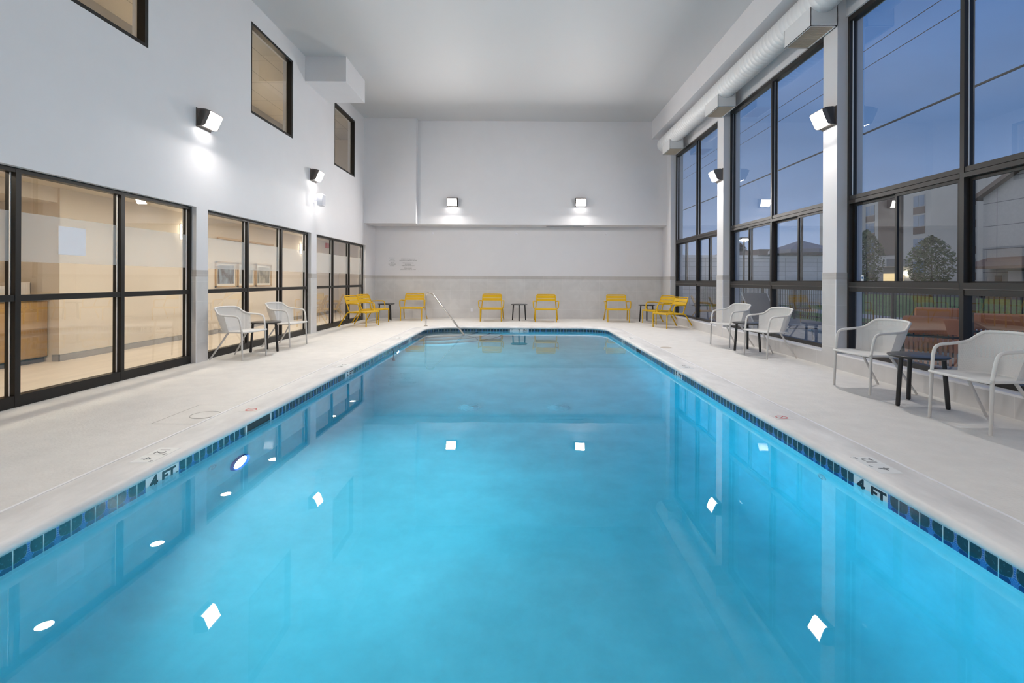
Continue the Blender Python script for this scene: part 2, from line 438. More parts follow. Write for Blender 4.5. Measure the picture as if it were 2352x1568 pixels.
prism(bm, [(XWR, 15.05), (4.95, 15.05), (4.95, YB), (4.70, YB)], 0, CEILZ)
struct(bm, 'wall_right', WALL, 'white right wall of pillars and low plinth between tall windows')
bm = BM()
box(bm, -5.03, 4.95, YB, YB + .2, 0, 3.0)
box(bm, -5.03, 4.95, 15.6, YB + .2, 3.0, CEILZ)
box(bm, -5.0, -3.21, 15.35, 15.6, 3.0, CEILZ)
struct(bm, 'wall_back', WALL, 'white far wall with a deep upper overhang and side chase')
bm = BM(); box(bm, -5.03, 4.95, YREAR - .2, YREAR, 0, CEILZ)
struct(bm, 'wall_front', WALL, 'white wall closing the room behind the viewer')
bm = BM(); box(bm, -5.03, 4.95, YREAR, YB + .2, CEILZ, CEILZ + .2)
struct(bm, 'ceiling', CEIL, 'smooth pale grey ceiling over the pool')
bm = BM(); box(bm, 4.14, 4.95, YREAR, 15.6, 5.70, CEILZ)
struct(bm, 'trim_4', WALL, 'long white boxed beam under the ceiling above the duct')
bm = BM(); box(bm, XWL - .01, -3.905, 11.12, 12.48, 5.69, CEILZ)
struct(bm, 'trim_5', WALL, 'boxed white bulkhead in the upper left ceiling corner')
# wall tile, border band and white edge strips
bm = BM(); box(bm, -4.747, 4.70, YB - .012, YB, 0, 1.29)
struct(bm, 'trim_6', WAINS, 'grey stone-look wall tile along the far wall')
bm = BM(); box(bm, -4.747, 4.70, YB - .013, YB, 1.29, 1.39)
struct(bm, 'trim_7', WAINB, 'taupe border tile row along the far wall')
ti = 8
def pillar_tile(side, y0, y1, reveal_y=None, xface=None, xin=None):
    """tile facing on a pillar: face, reveal, border band and white corner strip"""
    global ti
    s = 1 if side == 'right' else -1
    xf = xface if xface is not None else (XWR if side == 'right' else XWL)
    xi = xin if xin is not None else (XFR if side == 'right' else XFL)
    root = empty('trim_%d' % ti, (0, 0, 0), 0, 'grey tile facing on the %s wall pier near y %.0f' % (side, y0), 'setting', None, 'structure'); ti += 1
    for nm, mt, z0, z1, t in (('tile', WAINS, 0, 1.29, .008), ('border', WAINB, 1.29, 1.39, .009)):
        bm = BM(); box(bm, *sorted((xf - s * t, xf)), y0, y1, z0, z1)
        if reveal_y is not None: box(bm, *sorted((xf - s * t, xi)), y0 - t, y0, z0, z1)
        finish(bm, nm, mt, root)
    bm = BM(); box(bm, *sorted((xf - s * .011, xf + s * .004)), y0 - .011, y0 + .006, 0, 1.29)
    finish(bm, 'edge_strip', TRIMW, root)
pillar_tile('left', 7.40, 7.674, 1); pillar_tile('left', 11.48, 11.79, 1); pillar_tile('left', 15.53, 15.6, 1)
pillar_tile('right', 7.17, 7.50, 1); pillar_tile('right', 11.17, 11.51, 1); pillar_tile('right', 15.05, 15.06, 1)
bm = BM()
prism(bm, [(XWL + .008, 15.6), (-4.739, YB), (-4.8, YB), (XWL - .05, 15.6)], 0, 1.29)
struct(bm, 'trim_20', WAINS, 'grey wall tile on the left return of the alcove')
bm = BM()
prism(bm, [(XWR - .009, 15.05), (XWR + .06, 15.05), (4.76, YB), (4.69, YB)], 0, 1.29)
struct(bm, 'trim_21', WAINS, 'grey wall tile on the right return of the alcove')
bm = BM()
prism(bm, [(XWL + .009, 15.6), (-4.738, YB), (-4.8, YB), (XWL - .05, 15.6)], 1.29, 1.39)
struct(bm, 'trim_22', WAINB, 'taupe border tile on the left return of the alcove')
bm = BM()
prism(bm, [(XWR - .010, 15.05), (XWR + .06, 15.05), (4.76, YB), (4.69, YB)], 1.29, 1.39)
struct(bm, 'trim_23', WAINB, 'taupe border tile on the right return of the alcove')
for i, (a, b) in enumerate(ROP):
    bm = BM(); box(bm, XWR - .008, XWR, a, b, 0, .205)
    struct(bm, 'baseboard_right_%d' % (i + 1), WAINS, 'grey tiled plinth under the tall right window')
bm = BM(); box(bm, XWR - .008, XWR, 3.0, 3.45, 0, 1.29)
struct(bm, 'trim_24', WAINS, 'grey tile on the near right pier')

# ------------------------------------------------------------------ left storefront windows
def left_window(i, a, b):
    root = empty('window_%d' % (i + 1), (0, 0, 0), 0, 'dark framed storefront window in the left wall', 'setting', None, 'structure')
    w = (b - a) / 3; mull = [a + w * k for k in (1, 2)]
    bm = BM()
    X0, X1 = -4.99, XFL
    box(bm, X0, X1, a, b, 2.285, 2.33); box(bm, X0, X1, a, b, 0, .112)
    box(bm, X0, X1, a, a + .035, .112, 2.285); box(bm, X0, X1, b - .04, b, .112, 2.285)
    finish(bm, 'frame', BRONZE, root)
    for y in mull:
        bm = BM(); box(bm, X0, X1 + .002, y - .0275, y + .0275, .0, 2.325); finish(bm, 'mullion', BRONZE, root)
    ed = [a + .035] + mull + [b - .04]
    for k in range(3):
        p, q = ed[k] + (.0275 if k else 0), ed[k + 1] - (.0275 if k < 2 else 0)
        bm = BM(); box(bm, X0, X1 - .002, p, q, 1.03, 1.092); finish(bm, 'rail', BRONZE, root)
        for z0, z1 in ((.112, 1.03), (1.092, 2.285)):
            bm = BM(); quad(bm, [(XGL, p, z0), (XGL, q, z0), (XGL, q, z1), (XGL, p, z1)]); finish(bm, 'pane', GLASS, root)
            bm = BM(); box(bm, XGL - .006, XGL + .006, q - .006, q, z0, z1); finish(bm, 'edge_reflection', TRIMW, root)  # white strip standing in for the bright reflected line at the pane edge
        bm = BM(); quad(bm, [(XGL + .003, p, 1.42), (XGL + .003, q - .012, 1.42), (XGL + .003, q - .012, 1.91), (XGL + .003, p, 1.91)])
        finish(bm, 'frosted_band', FROST, root)
for i, (a, b) in enumerate(LOP): left_window(i, a, b)
# small upper windows
def upper_window(i, a, b):
    root = empty('window_%d' % (i + 4), (0, 0, 0), 0, 'small dark framed interior window high in the left wall', 'setting', None, 'structure')
    z0, z1, t = 4.235, 5.88, .05
    bm = BM(); X0, X1 = -4.93, -4.826
    box(bm, X0, X1, a, b, z0, z0 + t); box(bm, X0, X1, a, b, z1 - t, z1)
    box(bm, X0, X1, a, a + t, z0 + t, z1 - t); box(bm, X0, X1, b - t, b, z0 + t, z1 - t)
    finish(bm, 'frame', BRONZE, root)
    bm = BM(); quad(bm, [(-4.885, a + t, z0 + t), (-4.885, b - t, z0 + t), (-4.885, b - t, z1 - t), (-4.885, a + t, z1 - t)])
    finish(bm, 'pane', GLASS, root)
for i, (a, b) in enumerate(UPW): upper_window(i, a, b)

# ------------------------------------------------------------------ right windows
def right_window(i, a, b):
    root = empty('window_%d' % (i + 7), (0, 0, 0), 0, 'tall dark framed window with sliders in the right wall', 'setting', None, 'structure')
    X0, X1 = XFR, 4.84; mid = (a + b) / 2
    bm = BM()
    box(bm, X0, X1, a, b, 5.0, 5.075); box(bm, X0, X1, a, b, .225, .285)
    box(bm, X0, X1, a, a + .045, .285, 5.0); box(bm, X0, X1, b - .045, b, .285, 5.0)
    finish(bm, 'frame', BRONZE2, root)
    bm = BM(); box(bm, X0 - .003, X1, mid - .026, mid + .026, .225, 5.03); finish(bm, 'mullion', BRONZE2, root)
    bm = BM(); box(bm, XWR - .012, X0 + .02, a, b, .205, .226); finish(bm, 'sill', TRIMW, root)
    for p, q in ((a + .045, mid - .026), (mid + .026, b - .045)):
        bm = BM()
        box(bm, X0 + .004, X1, p, q, 1.118, 1.182); box(bm, X0 - .006, X1, p, q, 1.188, 1.252)
        finish(bm, 'lower_rail', BRONZE2, root, bevel=.003)
        bm = BM(); box(bm, X0 - .004, X1, p, q, 1.182, 1.189); finish(bm, 'bead', pbrc('light_bead', (.16, .14, .13), .3), root)
        bm = BM(); box(bm, X0 + .004, X1, p, q, 2.43, 2.488); box(bm, X0 - .004, X1, p, q, 2.372, 2.425)
        finish(bm, 'transom', BRONZE2, root, bevel=.003)
        # slider: near sash on the inner track, far sash on the outer one
        c = (p + q) / 2
        for nm, s0, s1, x in (('sash', p + .005, c + .045, 4.757), ('sash', c - .005, q - .005, 4.80)):
            bm = BM(); t = .036
            box(bm, x - .014, x + .014, s0, s1, 1.252, 1.252 + t * .5); box(bm, x - .014, x + .014, s0, s1, 2.372 - t, 2.372)
            box(bm, x - .014, x + .014, s0, s0 + t, 1.27, 2.336); box(bm, x - .014, x + .014, s1 - t, s1, 1.27, 2.336)
            sa = finish(bm, nm, BRONZE, root)
            bm = BM(); quad(bm, [(x, s0 + t, 1.27), (x, s1 - t, 1.27), (x, s1 - t, 2.336), (x, s0 + t, 2.336)]); finish(bm, 'sash_pane', GLASS, sa)
        for z0, z1 in ((.285, 1.118), (2.488, 5.0)):
            bm = BM(); quad(bm, [(XGR, p, z0), (XGR, q, z0), (XGR, q, z1), (XGR, p, z1)]); finish(bm, 'pane', GLASS, root)
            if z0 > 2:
                bm = BM(); box(bm, XGR - .006, XGR + .006, q - .006, q, z0, z1); finish(bm, 'edge_reflection', TRIMW, root)  # same white strip in place of the reflected line, upper panes only
_pc = {}
def pbrc(name, col, rough, **k):
    if name not in _pc: _pc[name] = pbr(name, col, rough, **k)
    return _pc[name]
for i, (a, b) in enumerate(ROP): right_window(i, a, b)

# paper notice on the glass
bm = BM(); box(bm, XGL + .006, XGL + .008, 5.31, 5.642, 1.512, 1.818)
tag(finish(bm, 'paper_notice', PAPER), 'blank white paper notice taped to the frosted glass', 'notice')

st = empty('window_sticker', (4.783, 6.925, 1.31), 0, 'small white sticker with a blue mark on the nearest slider pane', 'sticker')
bm = BM(); box(bm, 0, .001, -.028, .028, -.04, .04); finish(bm, 'sheet', PAPER, st)
bm = BM(); box(bm, -.001, 0, -.012, .012, -.012, .018); finish(bm, 'mark', pbr('blue_mark', (.03, .12, .30), .5), st)
# ------------------------------------------------------------------ duct
def build_duct():
    root = empty('air_duct', (4.35, 7, 5.34), 0, 'white spiral air duct with vent boxes along the right window wall', 'duct')
    R, cx, cz = .215, 4.345, 5.345; bm = BM(); n = 36; rings = []; y = YREAR + .05; k = 0
    while y < 14.93:
        for dy, dr in ((0, 0), (.012, .006), (.024, 0)):
            rings.append((y + dy, R + dr))
        y += .115
    rings.append((14.95, R))
    V = [[bm.verts.new((cx + r * math.cos(2 * PI * k / n), yy, cz + r * math.sin(2 * PI * k / n))) for k in range(n)] for yy, r in rings]
    for A, B in zip(V, V[1:]):
        for k in range(n): bm.faces.new((A[k], A[(k + 1) % n], B[(k + 1) % n], B[k]))
    bm.faces.new(V[0]); bm.faces.new(V[-1][::-1])
    d = finish(bm, 'pipe', DUCT, root, True, angle=80)
    d.matrix_parent_inverse = Matrix.Translation(root.location).inverted()
    for y0, y1 in ((.45, 1.17), (3.80, 4.52), (7.14, 7.86), (10.48, 11.2), (13.83, 14.54)):
        bm = BM(); x0, x1, z0, z1 = 4.175, 4.562, 4.94, 5.40; t = .028
        box(bm, x0, x0 + .008, y0, y1, z0, z1 - .06); box(bm, x1 - .008, x1, y0, y1, z0, z1 - .06)
        box(bm, x0, x1, y0, y0 + .008, z0, z1 - .06); box(bm, x0, x1, y1 - .008, y1, z0, z1 - .06)
        box(bm, x0, x0 + t, y0, y1, z0, z0 + .006); box(bm, x1 - t, x1, y0, y1, z0, z0 + .006)
        box(bm, x0, x1, y0, y0 + t, z0, z0 + .006); box(bm, x0, x1, y1 - t, y1, z0, z0 + .006)
        v = finish(bm, 'vent_box', DUCT, root); v.matrix_parent_inverse = Matrix.Translation(root.location).inverted()
        bm = BM(); m = 26
        box(bm, x0 + t, x1 - t, y0 + t, y1 - t, z0 + .02, z0 + .022)
        for k in range(m):
            yy = y0 + t + (y1 - y0 - 2 * t) * (k + .5) / m
            box(bm, x0 + t, x1 - t, yy - .006, yy + .004, z0 + .003, z0 + .02)
        finish(bm, 'grille', GRILLE, v)
build_duct()

# ------------------------------------------------------------------ wall lights
LAMP_W = 84
def wall_light_proto():
    """local: wall plane x=0, light points to +x, width along y, height along z"""
    root = empty('wall_light')
    prof = [(.0, .01), (0, .262), (.055, .272), (.14, .262), (.216, .232), (.216, .224), (.150, .224), (.075, .02), (.075, .012)]
    bm = BM(); prism(bm, prof, -.16, .16, 'y'); finish(bm, 'housing', HOUS, root, bevel=.006)
    bm = BM(); prism(bm, [(.115, .052), (.135, .048), (.208, .205), (.196, .222), (.15, .222)], -.146, .146, 'y')
    finish(bm, 'lens', LENS, root)
    bm = BM(); prism(bm, [(.085, .020), (.118, .024), (.1345, .0475), (.10, .0475)], -.146, .146, 'y')
    finish(bm, 'lens_skirt', SKIRT, root)
    for s in (-1, 1):
        bm = BM(); prism(bm, [(.0, .012), (.112, .016), (.132, .040), (.204, .206), (.196, .234), (.05, .262)], *sorted((s * .149, s * .16)), 'y'); finish(bm, 'cheek', HOUS, root)
    bm = BM(); box(bm, -.0, .012, -.175, .175, -.004, .276); finish(bm, 'back_plate', HOUS, root)
    ld = bpy.data.lights.new('bulb', 'AREA'); ld.shape = 'RECTANGLE'; ld.size = .27; ld.size_y = .16; ld.energy = LAMP_W; ld.color = (1, .95, .905)
    ld.cycles.is_caustics_light = True
    lo = bpy.data.objects.new('bulb', ld); COL.objects.link(lo); lo.parent = root
    d = Vector((.157, 0, -.073)).normalized()                       # out and down, square to the lens
    lo.location = Vector((.174, 0, .125)) + d * .006
    z = -d; x = Vector((0, 1, 0)); y = z.cross(x)
    lo.matrix_local = Matrix.Translation(lo.location) @ Matrix((x, y, z)).transposed().to_4x4()
    return root
wl = wall_light_proto(); first = True
def put_light(x, y, z, rz, label):
    global first
    o = wl if first else copy_tree(wl); first = False
    o.location = (x, y, z); o.rotation_euler = (0, 0, rz)
    tag(o, label, 'wall light', 'floodlights on the pool room walls')
ZL = 3.53
put_light(XWL, 7.55, ZL, 0, 'lit bronze wall light between the first and second upper left windows')
put_light(XWL, 11.56, ZL, 0, 'lit bronze wall light above the white wall speaker')
put_light(XWR, 7.345, ZL, PI, 'lit bronze wall light on the nearest white window pillar')
put_light(XWR, 11.36, ZL, PI, 'lit bronze wall light on the second white window pillar')
put_light(-2.11, 15.6, 3.555, -PI / 2, 'lit wall light on the far wall nearer the stepped chase')
put_light(1.905, 15.6, 3.565, -PI / 2, 'lit wall light on the far wall nearer the windows')
for y in (-.6,): put_light(XWL, y, ZL, 0, 'lit wall light on the left wall behind the viewer')
for y in (-.8,): put_light(XWR, y, ZL, PI, 'lit wall light on the right wall behind the viewer')

# wall speaker
sp = empty('wall_speaker', (XWL, 11.62, 3.11), 0, 'white rounded wall speaker below a wall light', 'speaker')
bm = BM(); box(bm, .10, .24, -.10, .10, -.14, .14); finish(bm, 'cabinet', SPK, sp, True, bevel=.03)
bm = BM(); box(bm, .0, .11, -.015, .015, -.02, .02); box(bm, 0, .01, -.04, .04, -.06, .06); finish(bm, 'bracket', SPK, sp)
bm = BM(); box(bm, .238, .243, -.075, .075, -.11, .11); finish(bm, 'grille', pbr('speaker_grille', (.62, .62, .68), .6), sp, bevel=.002)

# ------------------------------------------------------------------ pool fittings
def on_wall_x(M_pos, s): return Matrix.Translation(M_pos) @ Matrix.Rotation(PI / 2 * s, 4, 'Y')
def pool_light(y, z, label, mat=None):
    r = empty('pool_light', (PXL, y, z), 0, label, 'pool light', 'underwater lamps in the pool walls')
    bm = BM(); lathe(bm, [(.10, .012), (.125, .03), (.135, .012), (.135, 0)], 32); xform(bm, Matrix.Rotation(PI / 2, 4, 'Y'))
    finish(bm, 'bezel', pbrc('blue_bezel', (.05, .12, .45), .3), r, True)
    bm = BM(); lathe(bm, [(0, .022), (.06, .020), (.102, .010)], 32); xform(bm, Matrix.Rotation(PI / 2, 4, 'Y'))
    finish(bm, 'lens', mat or POOLL, r, True)
    return r
pool_light(4.33, -.80, 'glowing round underwater lamp below the near left tiles')
pool_light(9.94, -.62, 'glowing round underwater lamp far along the left pool wall')
nl = pool_light(4.33, -.80, '', POOL_FILL); o = nl; o.location = (-.1, PY0, -.75); o.rotation_euler = (0, 0, PI / 2); tag(o, 'unseen underwater lamp added in the near end wall to even out the pool light', 'pool light', 'underwater lamps in the pool walls')  # extra lamp added out of view to brighten the pool evenly
WPL = pbr('white_pool_fitting', (.75, .78, .80), .4)
def fitting(x, y, z, s, label):
    bm = BM(); lathe(bm, [(0, .012), (.018, .012), (.02, .004), (.03, .004), (.034, .014), (.048, .010), (.05, 0)], 24)
    xform(bm, Matrix.Rotation(PI / 2 * s, 4, 'Y'))
    o = finish(bm, 'return_inlet', WPL, None, True); o.location = (x, y, z); tag(o, label, 'pool inlet')
fitting(PXL, 3.95, -.50, 1, 'small round white return inlet beside the near underwater lamp')
fitting(PXR, 3.75, -.42, -1, 'small round white return inlet under the right waterline tiles')
def drain(x, y, label):
    r = empty('main_drain', (x, y, floor_z(y)), 0, label, 'drain', 'round drain covers on the pool floor')
    bm = BM(); lathe(bm, [(0, .035), (.10, .03), (.135, .012), (.14, 0)], 36); finish(bm, 'cover', pbrc('pale_drain', (.80, .90, .92), .5), r, True)
    P = []
    for k in range(14):
        for da, rr in ((-.09, .136), (-.085, .158), (.085, .158), (.09, .136)):
            t = 2 * PI * k / 14 + da; P.append((rr * math.cos(t), rr * math.sin(t)))
    bm = BM(); prism(bm, P, .004, .018)
    finish(bm, 'rim', pbrc('pale_drain2', (.85, .95, .97), .5), r)
    bm = BM()
    for a in (PI / 4, -PI / 4):
        b2 = BM(); box(b2, -.095, .095, -.008, .008, .03, .042); xform(b2, Matrix.Rotation(a, 4, 'Z'))
        me = bpy.data.meshes.new('t'); b2.to_mesh(me); b2.free(); bm.from_mesh(me); bpy.data.meshes.remove(me)
    finish(bm, 'cross', pbrc('pale_drain2', (.85, .95, .97), .5), r)
drain(-.69, 6.95, 'round drain cover on the pool floor nearer the handrail side')
drain(.56, 6.95, 'round drain cover on the pool floor nearer the window side')

# dark solid on a cord by the left pool wall, standing in for a reflection
th = empty('dark_reflection_shape', (PXL + .05, 9.45, ZW), 0, 'dark shape on a cord standing in for a reflection in the far left water', 'reflection stand-in')
bm = BM(); tube(bm, [(-.02, 0, .05), (0, 0, .0), (0, 0, -.76)], .006, 8); finish(bm, 'cord', pbrc('teal_plastic', (.01, .08, .12), .5), th)
bm = BM(); lathe(bm, [(0, -1.05), (.02, -1.04), (.03, -1.0), (.03, -.80), (.02, -.76), (0, -.75)], 16); finish(bm, 'body', pbrc('teal_plastic', (.01, .08, .12), .5), th, True)

# handrail
hr = empty('handrail', (-2.53, 13.45, 0), 0, 'stainless steel handrail sloping into the far left pool corner', 'handrail')
bm = BM()
pts = rounded([(-2.53, 13.45, 0), (-2.53, 13.45, .90), (-2.31, 13.20, .905), (-1.39, 12.40, -.10), (-1.02, 12.08, -.50), (-1.02, 12.08, -.78)], [.13, .13, .001, .08], 8)
tube(bm, [Vector(p) - Vector((-2.53, 13.45, 0)) for p in pts], .021, 14)
finish(bm, 'rail', CHROME, hr, True)
bm = BM(); lathe(bm, [(.022, .018), (.035, .016), (.055, .006), (.055, .0)], 24); finish(bm, 'escutcheon', CHROME, hr, True)

# skimmers
def skimmer(x, y0, y1, s, label):
    r = empty('skimmer', (x, (y0 + y1) / 2, 0), 0, label, 'skimmer')
    h = (y1 - y0) / 2
    bm = BM(); xx = s * .003
    box(bm, *sorted((0, -xx * 1.5)), -h, h, -.198, -.056); finish(bm, 'mouth', pbrc('skimmer_throat', (.02, .03, .035), .8), r)
    bm = BM(); t = .018
    prism(bm, [(-h - t, -.212), (h + t, -.212), (h + t, -.052), (h, -.052), (h, -.198), (-h, -.198), (-h, -.052), (-h - t, -.052)], *sorted((-xx, -xx * 3)), 'x')
    finish(bm, 'frame', WPL, r)
    bm = BM(); box(bm, *sorted((-xx * 1.8, -xx * 2.4)), -h + .01, h - .01, -.198, -.125); finish(bm, 'flap', pbrc('grey_flap', (.36, .42, .44), .5), r)
skimmer(PXL, 4.44, 4.86, -1, 'dark skimmer opening under the near left coping')
skimmer(PXR, 9.32, 9.70, 1, 'dark skimmer opening under the far right coping')
# skimmer access lid in the left deck
sk = empty('access_hatch', (-2.97, 4.63, .0), 0, 'square skimmer access patch with round cover in the left deck', 'access hatch')
bm = BM()
for a in ((-.22, -.33, .20, -.324), (-.22, .324, .20, .33), (-.22, -.33, -.214, .33)):
    box(bm, a[0], a[2], a[1], a[3], -.001, .0012)
finish(bm, 'patch_seam', pbrc('grey_seam', (.42, .40, .37), .7), sk)
bm = BM(); lathe(bm, [(.125, .0), (.125, .003), (.118, .003), (.118, 0)], 36, (.07, -.04, 0)); finish(bm, 'cover_ring', pbrc('grey_seam', (.42, .40, .37), .7), sk)
bm = BM(); lathe(bm, [(0, .003), (.112, .003), (.114, 0)], 36, (.07, -.04, 0)); finish(bm, 'cover', DECK, sk)
fd = BM(); lathe(fd, [(0, .004), (.09, .004), (.11, 0)], 32)
o = finish(fd, 'floor_drain', pbrc('tan_cover', (.47, .41, .35), .6)); o.location = (2.775, 9.36, 0); tag(o, 'round tan floor drain cover in the right deck', 'floor drain')

# ------------------------------------------------------------------ depth markers
def vert_marker(x, y0, y1, s, words, label):
    """waterline tiles lettered with a depth, on the left (s=1 faces +x) or right (s=-1) pool wall"""
    r = empty('depth_marker', (x, (y0 + y1) / 2, -.127), 0, label, 'depth marker')
    h = (y1 - y0) / 2
    bm = BM(); box(bm, *sorted((0, s * .003)), -h, h, -.076, .073); finish(bm, 'tile', MTILE, r)
    rot = Matrix(((0, 0, s, s * .0034), (s, 0, 0, 0), (0, 1, 0, 0), (0, 0, 0, 1)))
    for w, off, size in words:
        text_obj('lettering', w, size, INK, rot @ Matrix.Translation((off, .022, 0)) @ Matrix.Scale(1.3, 4, (1, 0, 0)), r, bold=.035)
# on the left wall seen from the pool, reading runs towards +y; on the right it runs towards -y
vert_marker(PXL, 3.245, 3.56, 1, [('4', -.085, .115), ('FT.', .07, .10)], 'white waterline tile pair lettered 4 FT on the near left pool wall')
vert_marker(PXL, 6.98, 7.30, 1, [('5', -.085, .115), ('FT', .07, .10)], 'white waterline tile pair lettered 5 FT midway along the left pool wall')
vert_marker(PXL, 10.95, 11.25, 1, [('3', -.085, .115), ('FT', .06, .095)], 'white waterline tile pair lettered 3 FT far along the left pool wall')
vert_marker(PXR, 3.08, 3.395, -1, [('4', -.085, .115), ('FT', .075, .10)], 'white waterline tile pair lettered 4 FT on the near right pool wall')
vert_marker(PXR, 6.98, 7.30, -1, [('5', -.085, .115), ('FT', .07, .10)], 'white waterline tile pair lettered 5 FT midway along the right pool wall')
vert_marker(PXR, 10.80, 11.1, -1, [('3', -.085, .115), ('FT', .06, .095)], 'white waterline tile pair lettered 3 FT far along the right pool wall')
r = empty('depth_marker', (.0, PY1, -.127), 0, 'white waterline tiles lettered upside down on the far pool edge', 'depth marker')
bm = BM(); box(bm, -.25, .25, -.003, 0, -.076, .073); finish(bm, 'tile', MTILE, r)
for w, x, sz in (('O', -.19, .085), ('2', 0, .12), ('IN', .16, .12)):
    text_obj('lettering', w, sz, INK, Matrix(((1, 0, 0, x), (0, 0, -1, -.0034), (0, 1, 0, .022), (0, 0, 0, 1))), r)
def deck_marker(x, ya, yb, s, items, label, w=.15):
    """plates lying on the coping; s=1: top of the text points to +x"""
    r = empty('deck_marker', (x, (ya + yb) / 2, .0066), 0, label, 'deck marker')
    h = (yb - ya) / 2; n = 2
    for k in range(n):
        a = -h + 2 * h * k / n; b = -h + 2 * h * (k + 1) / n
        bm = BM(); box(bm, -w / 2, w / 2, a + .002, b - .002, 0, .0016); finish(bm, 'tile', MTILE, r)
    R = Matrix(((0, s, 0, 0), (-s, 0, 0, 0), (0, 0, 1, .0018), (0, 0, 0, 1)))
    for t, u, v, sz in items:
        text_obj('lettering', t, sz, GINK, R @ Matrix.Translation((u, v, 0)), r)
    return r
deck_marker(-2.575, 3.37, 3.68, 1, [('12', -.075, -.01, .105), ('4', .075, -.01, .105), ('IN', -.015, .05, .028), ('FT', .125, .05, .028)], 'white coping plates marked 12 and 4 beside the near left tiles')
deck_marker(2.445, 3.24, 3.55, -1, [('4', -.075, -.01, .105), ('12', .075, -.01, .105), ('FT', -.02, .05, .028), ('IN', .13, .05, .028)], 'white coping plates marked 4 and 12 beside the near right tiles')
deck_marker(-2.56, 7.05, 7.36, 1, [('5', -.075, -.01, .10), ('FT', .07, -.01, .075)], 'white coping plates marked with the depth midway on the left')
deck_marker(2.43, 7.10, 7.42, -1, [('5', -.075, -.01, .10), ('FT', .07, -.01, .075)], 'white coping plates marked with the depth midway on the right')
deck_marker(-2.57, 10.55, 10.85, 1, [('3', -.075, -.01, .10), ('FT', .07, -.01, .075)], 'white coping plates marked with the depth far on the left')
deck_marker(2.44, 10.7, 11.0, -1, [('3', -.075, -.01, .10), ('FT', .07, -.01, .075)], 'white coping plates marked with the depth far on the right')
bm = BM(); box(bm, -2.65, -2.49, 9.06, 9.22, .0066, .0082)
tag(finish(bm, 'coping_plate', MTILE), 'plain white plate on the far left coping', 'coping plate')
def no_dive(x, y, label):
    r = empty('no_diving_marker', (x, y, .0066), 0, label, 'no diving marker')
    bm = BM(); box(bm, -.076, .076, -.076, .076, 0, .0014); finish(bm, 'tile', pbrc('cream_tile', (.74, .72, .70), .3), r)
    bm = BM(); lathe(bm, [(.042, .0015), (.042, .0024), (.052, .0024), (.052, .0015)], 28)
    b2 = BM(); box(b2, -.045, .045, -.004, .004, .0015, .0024); xform(b2, Matrix.Rotation(PI / 4, 4, 'Z'))
    me = bpy.data.meshes.new('t'); b2.to_mesh(me); b2.free(); bm.from_mesh(me); bpy.data.meshes.remove(me)
    finish(bm, 'symbol', RED, r)
no_dive(-2.565, 4.755, 'coping tile with a red no diving circle beside the left skimmer')
no_dive(2.42, 4.57, 'coping tile with a red no diving circle on the right coping')

# wall lettering
RW = lambda x, z: Matrix(((1, 0, 0, x), (0, 0, -1, YB - .001), (0, 1, 0, z), (0, 0, 0, 1)))
o = text_obj('wall_lettering', 'EMERGENCY\nDIAL 911\nFRONT DESK\nDIAL 0\nNO LIFEGUARD\nON DUTY', .034, GINK, RW(-4.18, 1.84), None, line=1.5)
tag(o, 'small narrow block of grey wall lettering on the far wall', 'wall lettering')
o = text_obj('wall_lettering', 'EMERGENCY TELEPHONE\nLOCATED IN THE POOL ROOM\n\nPOOL CAPACITY 25\nNO DIVING\nSHALLOW WATER 3 FT\n\nPOOL HOURS\nOPEN DAILY 7 AM TO 10 PM', .040, GINK, RW(-3.66, 1.76), None, line=1.05)
tag(o, 'wider block of grey wall lettering on the far wall', 'wall lettering')
bm = BM(); box(bm, .86, 2.08, 15.95, 16.0, 2.985, 3.0)
tag(finish(bm, 'slot_diffuser', pbr('grey_metal', (.35, .36, .38), .4)), 'thin grey slot diffuser under the far overhang', 'vent')
for x, l in ((-2.85, 'small white sidewall sprinkler above the grey lettering'), (-.1, 'small white sidewall sprinkler at the middle of the far wall'), (2.85, 'small white sidewall sprinkler nearer the windows on the far wall')):
    bm = BM(); lathe(bm, [(0, .05), (.012, .05), (.012, .02), (.03, .012), (.032, 0)], 16); xform(bm, Matrix.Rotation(PI / 2, 4, 'X'))
    o = finish(bm, 'sprinkler', SPK, None, True); o.location = (x, YB, 2.78); tag(o, l, 'sprinkler', 'sidewall sprinklers')
bm = BM(); box(bm, -.035, .035, -.008, 0, -.058, .058)
o = finish(bm, 'outlet_cover', SPK, None, bevel=.003); o.location = (-1.56, YB - .012, .28); tag(o, 'white outlet cover low on the grey tiled far wall', 'outlet')

